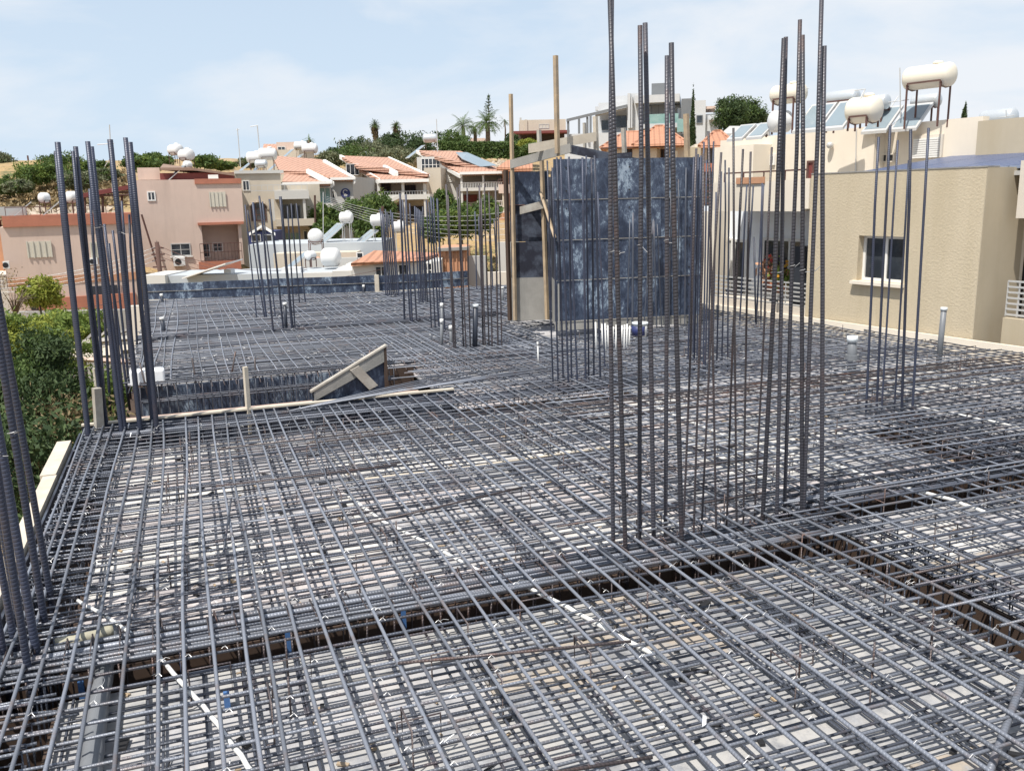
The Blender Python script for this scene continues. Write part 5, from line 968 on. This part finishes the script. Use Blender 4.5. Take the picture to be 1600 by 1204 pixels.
H = House.px('brick_balcony_house', 780, 300, 90, 0, 'salmon house with small balconies squeezed left of the formwork tower'); H.box('wall', 786, 262, 830, 700, 0, 8, 'orange_clay', base=True); H.sheet('tiled_roof', [(776, 262, -1), (832, 262, -1), (832, 250, 4), (793, 250, 4)], .3, 'roof_tile_orange'); H.box('balcony', 779, 288, 800, 302, -1.4, 0, 'pink'); H.rail(779, 280, 800, 288, -1.3, 6, 'metal_brown', 2, .03); H.box('column', 785, 300, 788, 340, -1.3, -1.1, 'housecream', base=True); H.box('balcony', 779, 332, 800, 344, -1.4, 0, 'orange_clay')
# modern villas on the hill
H = House.px('flat_cream_villa', 805, 200, 150, 0, 'flat roofed cream villa on the hilltop left of the tall timber post'); H.box('wall', 812, 187, 884, 207, 0, 10, 'housecream'); H.box('roof_slab', 800, 204, 890, 208, -3, 0, 'maroon'); H.box('wall', 806, 208, 890, 400, 2, 10, 'film_brown', base=True); H.box('chimney', 812, 184, 815, 188, 1, 1.6, 'housegrey'); H.box('wall_rib', 820, 187, 824, 206, -.2, 0, 'housecream'); H.win(842, 194, 858, 201, 0, 3, 1, 'housegrey', 'shutter', .1)
H = House.px('modern_villa', 1000, 180, 100, -12, 'modern white and grey villa with glass balconies above the orange roofs')
H.box('wall', 980, 146, 1000, 400, 0, 8, 'modern_white', base=True); H.box('wall', 935, 160, 982, 400, 2.5, 8, 'modern_white', base=True); H.box('wall', 1000, 165, 1062, 400, 2.2, 9, 'modern_white', base=True); H.box('roof_slab', 992, 148, 1062, 160, -.8, 8, 'modern_white'); H.box('wall', 1058, 168, 1090, 400, 0, 9, 'modern_white', base=True)
H.box('grey_tower', 1018, 130, 1048, 152, 2, 8, 'modern_grey'); H.box('grey_block', 1064, 154, 1086, 400, -.4, 6, 'modern_grey', base=True); H.box('wall', 1083, 157, 1102, 400, -.8, 7, 'modern_white', base=True); H.box('wall', 1100, 178, 1126, 400, -.3, 7, 'modern_white', base=True); H.box('terrace_roof', 1100, 166, 1118, 170, -.6, 4, 'pink'); H.box('terrace_slab', 1108, 184, 1128, 187, -1.4, 3, 'modern_white')
H.box('fin', 981, 146, 985, 200, -.7, 0, 'modern_white'); H.box('fin', 986, 151, 988, 200, -.7, 0, 'modern_white')
for i, x in enumerate((886, 903, 916, 921)): H.box('pergola_post', x, 188 - i * 2.6, x + 3, 215, [-.5, 1.5, -.5, 3][i], [-.2, 1.8, -.2, 3.3][i], 'modern_grey')
H.sheet('pergola_beam', [(885, 186, -.6), (980, 163, -.6), (980, 163, 0), (886, 186, 0)], .3, 'modern_grey'); H.sheet('pergola_roof', [(930, 180, 0), (980, 168, 0), (980, 160, 4), (940, 172, 4)], .2, 'modern_white'); H.box('terrace_wall', 882, 208, 984, 222, 0, 7, 'modern_white', base=True)
H.win(940, 188, 952, 203, 2.4, 1, 1, 'modern_grey'); H.win(962, 181, 979, 199, 2.4, 2, 1, 'modern_grey'); H.win(1088, 180, 1098, 193, -.85, 1, 1, 'modern_grey', 'glass', .08); H.box('glass_balustrade', 1010, 178, 1060, 193, -.6, -.52, 'glass_green'); H.box('glass_balustrade', 1058, 186, 1078, 206, -1.2, -1.1, 'glass_green'); H.win(1018, 160, 1040, 185, 2.15, 2, 1, 'modern_grey', 'housegrey'); H.box('balcony_slab', 1000, 193, 1064, 200, -.7, 2.2, 'modern_white')
H.box('parapet', 958, 150, 982, 164, 4, 5, 'modern_white'); H.box('ridge_block', 930, 166, 960, 172, 5, 6, 'modern_white')
# orange roofed house in front of it
def hiproof(h, name, x0, x1, ye, yr_, xr0_, xr1_, d0, d1, mt_):
    e = [h.pt(x0, ye, d0), h.pt(x1, ye, d0)]; ze = (e[0][2] + e[1][2]) / 2; dm = (d0 + d1) / 2
    r0_, r1_ = h.pt(xr0_, yr_, dm), h.pt(xr1_, yr_, dm); zr = (r0_[2] + r1_[2]) / 2
    v_ = [(e[0][0], d0, ze), (e[1][0], d0, ze), (e[1][0], d1, ze), (e[0][0], d1, ze), (r0_[0], dm, zr), (r1_[0], dm, zr)]
    rf = MB().add(v_ + [(p[0], p[1], p[2] - .12) for p in v_[:4]], [(0, 1, 5, 4), (1, 2, 5), (2, 3, 4, 5), (3, 0, 4), (9, 8, 7, 6), (0, 6, 7, 1), (1, 7, 8, 2), (2, 8, 9, 3), (3, 9, 6, 0)]).build(name, mt_, h.root)
    mb = MB(); 
    for a, b in ((0, 4), (1, 5), (4, 5), (2, 5)): mb.tube([v_[a], v_[b]], .09, 5)
    mb.build('ridge_tiles', mt_, rf); return rf
H = House.px('orange_roof_house', 935, 230, 62, -8, 'yellow house with an orange hipped tile roof behind the formwork tower'); hiproof(H, 'tiled_roof', 938, 1032, 229, 206, 975, 1015, -.8, 8, 'roof_tile_orange'); H.box('wall', 948, 226, 1026, 400, 0, 7.4, 'cream', base=True); H.win(978, 231, 988, 248, -.0, 2, 1, 'metal_brown', 'dark'); H.win(1032, 233, 1042, 250, 1.4, 2, 1, 'metal_brown', 'dark')
hiproof(H, 'tiled_roof', 988, 1076, 225, 197, 1024, 1036, -1.2, 6.2, 'roof_tile_orange'); H.box('wall', 1024, 225, 1070, 400, 1.4, 6, 'cream', base=True); H.box('gutter', 940, 229, 1040, 231, -.95, -.82, 'metal_brown')
H = House.px('orange_roof_annex', 1100, 230, 55, -6, 'small cream annex with an orange hipped roof left of the beige house'); hiproof(H, 'tiled_roof', 1092, 1152, 227, 205, 1116, 1126, -.8, 5, 'roof_tile_orange'); H.box('wall', 1085, 225, 1104, 400, -.1, 4.5, 'cream', base=True); H.box('wall', 1101, 228, 1146, 400, 1, 4.5, 'modern_grey', base=True); H.box('balcony', 1094, 255, 1132, 268, -.6, 1, 'brick_red'); H.rail(1094, 270, 1132, 330, -.5, 4, 'metal_brown', 7, .05); H.box('wall', 1078, 230, 1094, 400, -.8, 3, 'stucco_beige_smooth', base=True)
H = House.px('far_white_house', 1160, 210, 70, -5, 'white house with grey gabled roofs seen beyond the orange annex'); H.box('wall', 1128, 208, 1200, 400, 0, 8, 'housewhite', base=True); H.sheet('roof', [(1126, 209, -.5), (1165, 208, -.5), (1160, 197, 4), (1140, 197, 4)], .2, 'housegrey'); H.sheet('roof', [(1160, 207, -1), (1202, 206, -1), (1190, 197, 4), (1168, 197, 4)], .2, 'housegrey')
H = House.px('left_hill_house', 0, 255, 105, 3, 'cream house with a white gable on the left hilltop'); H.box('wall', -40, 268, 17, 400, 0, 8, 'housebeige', base=True); H.sheet('roof', [(-60, 268, -.5), (20, 265, -.5), (22, 262, 8), (-20, 246, 4), (-60, 250, 4)], .3, 'housewhite'); H.box('grey_shed', 27, 258, 55, 266, 6, 10, 'housegrey'); H.win(4, 270, 11, 276, 0, 1, 1)
H = House.px('palm_lodge', 700, 220, 165, 0, 'tiny pink house between the palms on the hilltop'); H.box('wall', 735, 216, 758, 230, 0, 6, 'pink', base=True)
mast(376, 262, 371, 201, 66, .035, 'left thin antenna mast above the cream apartment house', [(369, 203, 374, 202)]); mast(407, 250, 402, 196, 66, .04, 'right antenna mast with a crossbar above the cream apartment house', [(391, 198, 403, 196)])
mast(176, 300, 171, 195, 50, .03, 'television antenna rising behind the left bars', [(152, 226, 178, 224), (164, 260, 172, 247)]); mast(46, 265, 43, 243, 108, .10, 'dark post on the left hilltop', mt_='metal_brown', name='post', cat='post'); mast(493, 372, 492, 305, 60, .07, 'dark utility post in front of the grey house', mt_='pole_wood', name='utility_pole', cat='utility pole')
mast(505, 420, 505, 300, 50, .025, 'thin grey mast in front of the terracotta house'); mast(531, 232, 530, 218, 130, .06, 'short mast on the hill above the cream villa'); mast(597, 355, 598, 322, 52, .08, 'dark utility post left of the dense bars', mt_='pole_wood', name='utility_pole', cat='utility pole')
# wires
def cable(label, x0, y0, Y0, x1, y1, Y1, sag, r=.012, group='overhead wires between the houses', mt_='metal_pale'):
    a, b = Q(x0, y0, Y0), Q(x1, y1, Y1); pts = [a + (b - a) * f_ - np.array([0, 0, sag * 4 * f_ * (1 - f_)]) for f_ in np.linspace(0, 1, 12)]
    tag(MB().tube(pts, r, 4).build('overhead_wire', mt_, smooth=True), label, 'wire', group)
for i in range(6): cable(['topmost', 'second', 'third', 'fourth', 'fifth', 'lowest'][i] + ' of the pale wires sagging toward the formwork tower', 510, 307 + i * 2.6, 59, 800, 330 + i * 9, 48, .7, .010)
for i in range(4): cable(['topmost', 'second', 'third', 'lowest'][i] + ' of the wires crossing before the low pink house', -30, 440 + i * 6, 38, 248, 384 + i * 7, 40, .35, .010)
for i in range(3): cable(['upper', 'middle', 'lower'][i] + ' brown wire from the wooden pole along the tall pink house', 248, 384 + i * 8, 40, 480, 418 + i * 3, 37, .5, .012, mt_='metal_brown')
cable('thin wire over the low white building', 225, 448, 30, 600, 420, 33, .3, .008, mt_='metal_brown'); cable('thin wire strung at the left below the bars', 40, 485, 30, 190, 470, 30, .1, .012, mt_='metal_brown')
# retaining wall and rubble on the left bank
rw = root('garden_bank', (0, 0, 0), 0, 'pale concrete retaining wall with dark holes below the low pink house', 'wall')
o_ = np.array(Q(0, 520, 33)); wallbox(MB(), Q(-60, 470, 36), Q(215, 480, 36), 0, .4, -7, float(Q(100, 486, 36)[2])).build('wall', 'concrete', rw); wallbox(MB(), Q(128, 508, 35.6), Q(137, 508, 35.6), 0, .2, float(Q(130, 518, 35.6)[2]), float(Q(130, 507, 35.6)[2])).build('opening', 'dark', rw)
wallbox(MB(), Q(200, 480, 30), Q(232, 475, 30), 0, .3, -7, float(Q(215, 478, 30)[2])).build('wall', 'cream_pale', rw)
def rocks(label, x0, x1, y0, y1, Y, n, size):
    mb = MB()
    for _ in range(n):
        p = Q(rng.uniform(x0, x1), rng.uniform(y0, y1), Y + rng.uniform(-3, 3)); p[2] = max(p[2], -99); k = 7; r = size * rng.uniform(.5, 1.4)
        vs = [tuple(np.array([p[0], p[1], float(terr(p[0], p[1])) + .1]) + d * r) for d in [np.array(v) + rng.normal(0, .25, 3) for v in ((1, 0, 0), (-1, 0, 0), (0, 1, 0), (0, -1, 0), (0, 0, .8), (0, 0, -.8))]]
        mb.add(vs, [(0, 2, 4), (2, 1, 4), (1, 3, 4), (3, 0, 4), (2, 0, 5), (1, 2, 5), (3, 1, 5), (0, 3, 5)])
    return tag(mb.build('rocks', 'stone'), label, 'rocks', kind='stuff')
rocks('tan rocks and rubble on the dry slope behind the low pink house', 30, 180, 300, 330, 63, 160, .45); rocks('tan rocks on the dry grass bank below the hedge', 720, 800, 236, 250, 128, 60, .7)
# ================================================================== VEGETATION
def leafmesh(name, pts, size, mt_, parent=None, aspect=1.0, **k):
    n = len(pts); a = rng.normal(0, 1, (n, 3)); a /= np.linalg.norm(a, axis=1)[:, None]; b = np.cross(a, rng.normal(0, 1, (n, 3))); b /= np.linalg.norm(b, axis=1)[:, None] + 1e-9
    sz = size * rng.uniform(.6, 1.4, (n, 1)); a = a * sz * aspect; b = b * sz * .6
    V = np.stack([pts - a * 1.25, pts - b * .7, pts + a * 1.25, pts + b * .7], 1).reshape(-1, 3).astype(np.float32)
    me = D.meshes.new(name); me.vertices.add(4 * n); me.vertices.foreach_set('co', V.ravel()); me.loops.add(4 * n); me.loops.foreach_set('vertex_index', np.arange(4 * n, dtype=np.int32))
    me.polygons.add(n); me.polygons.foreach_set('loop_start', np.arange(0, 4 * n, 4, dtype=np.int32)); me.polygons.foreach_set('loop_total', np.full(n, 4, dtype=np.int32)); me.update(); me.materials.append(MATS[mt_])
    o = D.objects.new(name, me); COL.objects.link(o)
    if parent: o.parent = parent
    for kk, v in k.items(): o[kk] = v
    return o
def crownpts(c, rad, n, clumps=40, cl=.28, hollow=.55, flat=False):
    d = rng.normal(0, 1, (clumps, 3)); d /= np.linalg.norm(d, axis=1)[:, None]; rr = rng.uniform(hollow, 1.0, (clumps, 1)) * (1 + rng.normal(0, .10, (clumps, 1)))
    if flat: d[:, 2] = np.abs(d[:, 2])
    cc = d * rr; ix = rng.integers(0, clumps, n); p = cc[ix] + rng.normal(0, cl * .5, (n, 3)); return p * np.array(rad) + np.array(c)
def tree(name, px_, py_, Y, rx, rz, mt_, label, n=2500, leaf=.16, trunk=True, cat='tree', clumps=45, cl=.3, cone=False, ry=None, base=None, second=None, group=None, limbs=5):
    c = Q(px_, py_, Y); zb = float(terr(c[0], c[1])) if base is None else base
    rt = root(name, (c[0], c[1], zb), 0, label, cat, group); cz = c[2] - zb
    if trunk:
        mb = MB(); r0 = max(.05, rx * .07); mb.tube([(0, 0, -.3), (rng.normal(0, .05), 0, cz * .4), (rng.normal(0, .1), 0, max(.2, cz - rz * .1))], r0, 7, r2=r0 * .5)
        for i in range(limbs): w = rng.uniform(0, 6.28); mb.tube([(0, 0, max(.1, cz - rz * .7)), (math.cos(w) * rx * .35, math.sin(w) * rx * .35, cz - rz * .1), (math.cos(w) * rx * .75, math.sin(w) * rx * .75, cz + rz * rng.uniform(-.1, .5))], r0 * .4, 5, r2=r0 * .12)
        mb.build('trunk', 'bark', rt, smooth=True)
    pts = crownpts((0, 0, cz), (rx, ry or rx, rz), n, clumps, cl)
    if cone: f_ = np.clip((pts[:, 2] - (cz - rz)) / (2 * rz), 0, 1); pts[:, :2] *= (1.15 - f_ * .95)[:, None]
    pts = pts[pts[:, 2] > -.3]
    leafmesh('crown', pts, leaf, mt_, rt)
    if second: leafmesh('crown', crownpts((0, 0, cz), (rx * .95, (ry or rx) * .95, rz * .95), n // 3, clumps, cl), leaf, second, rt)
    return rt
# left foreground trees
tree('leafy_tree', 45, 545, 13.5, .8, .55, 'leaf_bright', 'sunlit feathery tree crown at the left edge above the slab rim', 16000, .03, clumps=48, cl=.2, second='leaf_lime')
tree('leafy_tree', 40, 632, 12.5, .95, .9, 'leaf_dark', 'dark green tree directly below the sunlit crown at the left edge', 26000, .027, clumps=44, cl=.22, second='leaf_mid')
tree('leafy_tree', 100, 690, 12.8, .8, .6, 'leaf_mid', 'mid green bushy tree by the left corner of the near slab', 18000, .028, clumps=50, second='leaf_bright')
tree('dry_shrub', 75, 720, 11.5, 1.1, .9, 'leaf_dry', 'brown twiggy shrub in shade below the pale edge board', 7000, .03, clumps=50, second='leaf_dark')
tree('young_tree', 120, 515, 20, .8, .45, 'leaf_bright', 'light green young tree behind the sunlit crown', 9000, .045, clumps=40, second='leaf_lime')
tree('young_tree', 62, 455, 25, .55, .45, 'leaf_lime', 'small lime green tree in front of the garage door of the low pink house', 4000, .05, clumps=22, cl=.35)
tree('bare_shrub', 20, 465, 24, .8, .7, 'leaf_dry', 'nearly bare grey shrub at the left edge below the balcony rail', 500, .03, clumps=20, limbs=14)
tree('leafy_tree', 150, 640, 16, 1.0, .7, 'leaf_bright', 'bright green tree seen between the left bars under the timbers', 9000, .04, clumps=45, second='leaf_mid')
tree('hedge_bush', 40, 760, 10.5, 1.4, 1.0, 'leaf_dark', 'dark bush low at the left edge under the tree', 9000, .045, clumps=60)
tag(MB().tube([P(34, 690, -1.2), P(44, 640, -.8), P(37, 590, -.4), P(40, 585, -.3)], .012, 5).build('dry_branch', 'timber_pale'), 'pale bare branch in front of the dark tree', 'branch')
# hillside left
for i, (x, y, Y, rx, rz, mt_, lab) in enumerate([(8, 296, 72, 1.6, 1.2, 'leaf_mid', 'green bush at the far left of the dry slope'), (55, 275, 76, 2.6, 1.8, 'leaf_mid', 'dense green bush under the grey shed on the left slope'), (95, 262, 82, 3.0, 1.9, 'leaf_mid', 'wide green bush on the crest left of the bars'), (122, 286, 72, 2.4, 1.6, 'leaf_olive', 'olive bush lower on the slope between the left bars'), (145, 265, 84, 2.2, 1.3, 'leaf_mid', 'small green bush right of the first left bars'), (30, 296, 70, 1.5, .9, 'leaf_olive', 'low olive shrub on the dry slope'), (84, 272, 76, 1.6, 1.2, 'leaf_mid', 'rounded green shrub in the middle of the left slope'), (218, 258, 78, 2.0, 1.3, 'leaf_mid', 'green tree behind the left end of the tall pink house'), (240, 256, 82, 2.2, 1.3, 'leaf_mid', 'green tree behind the paired tanks'), (322, 256, 76, 1.7, .9, 'leaf_mid', 'green tree to the right of the paired tanks'), (345, 262, 78, 1.6, .7, 'leaf_mid', 'low green tree left of the thin antenna masts'), (5, 262, 95, 2.0, 2.2, 'leaf_olive', 'olive tree in front of the left hilltop house'), (165, 276, 80, 1.6, .9, 'leaf_olive', 'pale shrub on the slope behind the maroon pergola'), (388, 258, 90, 1.6, 1.0, 'leaf_olive', 'grey green tree behind the cream apartment roof')]):
    tree('bush', x, y - 4, Y, rx * .66, rz * .5, mt_, lab, 2600, .12, trunk=False, cat='bush', group='bushes on the left hillside', second='leaf_mid' if mt_ == 'leaf_olive' else 'leaf_bright')
# hilltop trees centre
for i, (x, y, Y, rx, rz, mt_, lab) in enumerate([(516, 246, 128, 2.6, 1.4, 'leaf_olive', 'olive tree at the left foot of the hill'), (545, 240, 130, 4.0, 2.0, 'leaf_mid', 'wide green tree left of the two round headed palms'), (556, 226, 140, 2.6, 2.0, 'leaf_dark', 'dark spiky tree under the left round headed palm'), (580, 232, 135, 3.4, 2.2, 'leaf_olive', 'olive tree below the two round headed palms'), (600, 228, 142, 2.8, 2.0, 'leaf_dark', 'dark tree between the two round headed palms'), (624, 240, 118, 3.2, 1.5, 'leaf_olive', 'round grey olive tree behind the cream villa roof'), (592, 245, 120, 2.6, 1.2, 'leaf_olive', 'smaller olive tree left of the round grey one'), (640, 222, 140, 3.4, 2.6, 'leaf_dark', 'dark cypress like tree right of the round headed palms'), (655, 228, 136, 2.6, 2.0, 'leaf_dark', 'dark tree beside the silver ridge tank'), (700, 214, 140, 3.0, 2.0, 'leaf_mid', 'light green tree right of the silver ridge tank'), (715, 220, 142, 2.4, 1.6, 'leaf_mid', 'green tree below the left date palm'), (712, 240, 122, 2.2, .9, 'leaf_olive', 'low grey bush under the hedge'), (800, 217, 140, 1.2, 1.6, 'leaf_dark', 'small dark round bush left of the timber post'), (824, 222, 125, 1.6, .8, 'leaf_lime', 'yellow green bush right of the short timber post'), (835, 228, 122, 2.0, 1.0, 'leaf_mid', 'green bush below the yellow green one'), (530, 238, 138, 2.2, 1.4, 'leaf_dark', 'dark tree on the left shoulder of the hill'), (612, 218, 148, 2.0, 1.8, 'leaf_dark', 'dark slim tree behind the right round headed palm')]):
    tree('hill_tree', x, y + 3, Y, rx * .85, rz * .72, mt_, lab, 2200, .17, trunk=False, cat='tree', group='trees on the hilltop')
for x, y, Y, r, lab in [(560, 330, 64, 1.9, 'green bush in front of the grey house with the round sign'), (505, 338, 64, 1.7, 'yellow green bush left of the round sign house wall'), (512, 355, 60, 1.3, 'leafy bush behind the head on white tank'), (576, 358, 60, 1.6, 'green bush between two white tanks'), (592, 322, 72, 2.2, 'round green tree in front of the cream villa'), (690, 310, 74, 1.5, 'slim dark green tree between the two villas'), (700, 345, 62, 1.8, 'green shrub behind the dense bars'), (722, 338, 64, 2.0, 'green shrub below the solar villa'), (745, 338, 66, 2.0, 'green hedge like shrub below the white balconies'), (765, 326, 70, 1.6, 'small green shrub near the salmon house'), (678, 352, 60, 1.4, 'green shrub left of the dry bank')]:
    tree('garden_tree', x, y + 4, Y, r * .62, r * .55, 'leaf_mid', lab, 2600, .12, cat='tree', group='garden trees among the houses', second='leaf_bright')
tree('pine_tree', 1143, 178, 78, 1.5, 1.3, 'leaf_dark', 'large dark green tree right of the modern villa, left of its twin crown', 6000, .10, clumps=60, second='leaf_mid'); tree('pine_tree', 1168, 180, 80, 1.5, 1.3, 'leaf_dark', 'large dark green tree nearest the roof tanks', 6000, .10, clumps=60, second='leaf_mid'); tree('olive_tree', 1206, 188, 82, .9, .6, 'leaf_olive', 'small olive tree right of the large dark trees', 1500, .10)
tree('cypress_tree', 1082, 215, 58, .25, 2.4, 'leaf_dark', 'tall narrow cypress in front of the modern villa', 5000, .07, clumps=60, cone=True, cl=.35); tree('cypress_tree', 1507, 182, 60, .25, .8, 'leaf_dark', 'small cypress tip behind the right roof edge', 1500, .06, clumps=30, cone=True)
# hedge
p0h, p1h = Q(688, 229, 135), Q(838, 229, 128); hp = []
for _ in range(14000):
    f_ = rng.random(); p = p0h + (p1h - p0h) * f_; hp.append([p[0] + rng.uniform(-.4, .4), p[1] + rng.uniform(-.7, .7), p[2] + rng.uniform(-1.6, .65) + .08 * math.sin(f_ * 60)])
hd = leafmesh('hedge', np.array(hp), .16, 'leaf_mid'); tag(hd, 'long clipped green hedge on the hilltop below the date palms', 'hedge')
# palms
def palm(x, ytop, ybase, Y, fr_, label, nf=26, shag=False, thin=False):
    b = Q(x, ybase, Y); t = Q(x, ytop, Y); rt = root('palm_tree', tuple(b), 0, label, 'palm tree', 'palms on the hilltop'); h = float(t[2] - b[2])
    MB().tube([(0, 0, -2), (.1, 0, h * .5), (0, 0, h)], .14 if thin else .32, 8, r2=.10 if thin else .26).build('trunk', 'bark', rt, smooth=True)
    mb = MB(); md_ = 'leaf_mid'
    for i in range(nf):
        az = rng.uniform(0, 6.28); el = rng.uniform(-.5, 1.35) if not shag else rng.uniform(-.2, 1.4); L = fr_ * rng.uniform(.8, 1.1); pr_ = np.array([0, 0, h]); dv = np.array([math.cos(az) * math.cos(el), math.sin(az) * math.cos(el), math.sin(el)]); side = np.array([-math.sin(az), math.cos(az), 0]); prev = pr_.copy(); n = 9
        for j in range(n):
            nxt = prev + dv * L / n; dv = dv + np.array([0, 0, -.16]); dv /= np.linalg.norm(dv); w = fr_ * .16 * math.sin(math.pi * (j + .7) / (n + .6)) + .02
            for sgn in (-1, 1):
                for q_ in (.15, .6): 
                    m_ = prev + (nxt - prev) * q_; tip = m_ + side * sgn * w + dv * w * .7 + np.array([0, 0, -w * .45]); wd = (nxt - prev) * .22
                    mb.add([tuple(m_), tuple(m_ + wd), tuple(tip)], [(0, 1, 2)])
            mb.add([tuple(prev - side * .03), tuple(prev + side * .03), tuple(nxt + side * .02), tuple(nxt - side * .02)], [(0, 1, 2, 3)]); prev = nxt
    mb.build('fronds', 'leaf_mid', rt)
    if shag: leafmesh('dead_skirt', crownpts((0, 0, h - fr_ * .9), (fr_ * .42, fr_ * .42, fr_ * .95), 900, 30, .4), .16, 'leaf_dry', rt)
palm(587, 196, 222, 150, 1.15, 'left round headed palm with a brown skirt', 60, True); palm(620, 198, 226, 150, 1.15, 'right round headed palm with a brown skirt', 60, True); palm(724, 197, 222, 150, 2.6, 'left date palm above the hedge', 46); palm(742, 200, 222, 152, 1.9, 'smaller date palm in the middle of the hedge', 36); palm(761, 192, 222, 148, 3.0, 'largest date palm above the hedge', 52); palm(789, 190, 215, 155, 1.3, 'thin tall palm beside the timber post', 20, thin=True); palm(484, 219, 240, 120, 1.0, 'small palm behind the twin ridge tanks', 26)
# norfolk pine
b = Q(765, 222, 156); rt = root('norfolk_pine', tuple(b), 0, 'tiered pine rising behind the largest date palm', 'pine tree'); hh = float(Q(763, 146, 156)[2] - b[2]); MB().tube([(0, 0, 0), (0, 0, hh)], .16, 6, r2=.03).build('trunk', 'bark', rt)
pts = []
for i in range(13):
    z = hh * (.22 + .76 * i / 13); L = 1.9 * (1 - i / 13.5)
    for a_ in np.linspace(0, 6.28, 5, False) + i * .4:
        for f_ in np.linspace(.1, 1, 9): 
            for _ in range(1): pts.append([math.cos(a_) * L * f_ + rng.normal(0, .05), math.sin(a_) * L * f_ + rng.normal(0, .05), z + .3 * f_ * f_ + rng.normal(0, .05)])
leafmesh('crown', np.array(pts), .14, 'leaf_dark', rt)
# dry grass tufts
def tufts(label, x0, x1, y0, y1, Y0, Y1, n, size):
    P_ = []
    for _ in range(n):
        p = Q(rng.uniform(x0, x1), 300, rng.uniform(Y0, Y1)); P_.append([p[0], p[1], float(terr(p[0], p[1])) + rng.uniform(0, size)])
    tag(leafmesh('dry_grass', np.array(P_), size, 'leaf_dry'), label, 'grass', kind='stuff')
tufts('dry tan grass on the left hillside', -40, 200, 0, 0, 55, 90, 5000, .22); tufts('dry tan grass on the bank under the hedge', 640, 830, 0, 0, 95, 135, 4000, .25); tufts('dry grass on the bank behind the bars', 640, 800, 0, 0, 45, 75, 3000, .15)
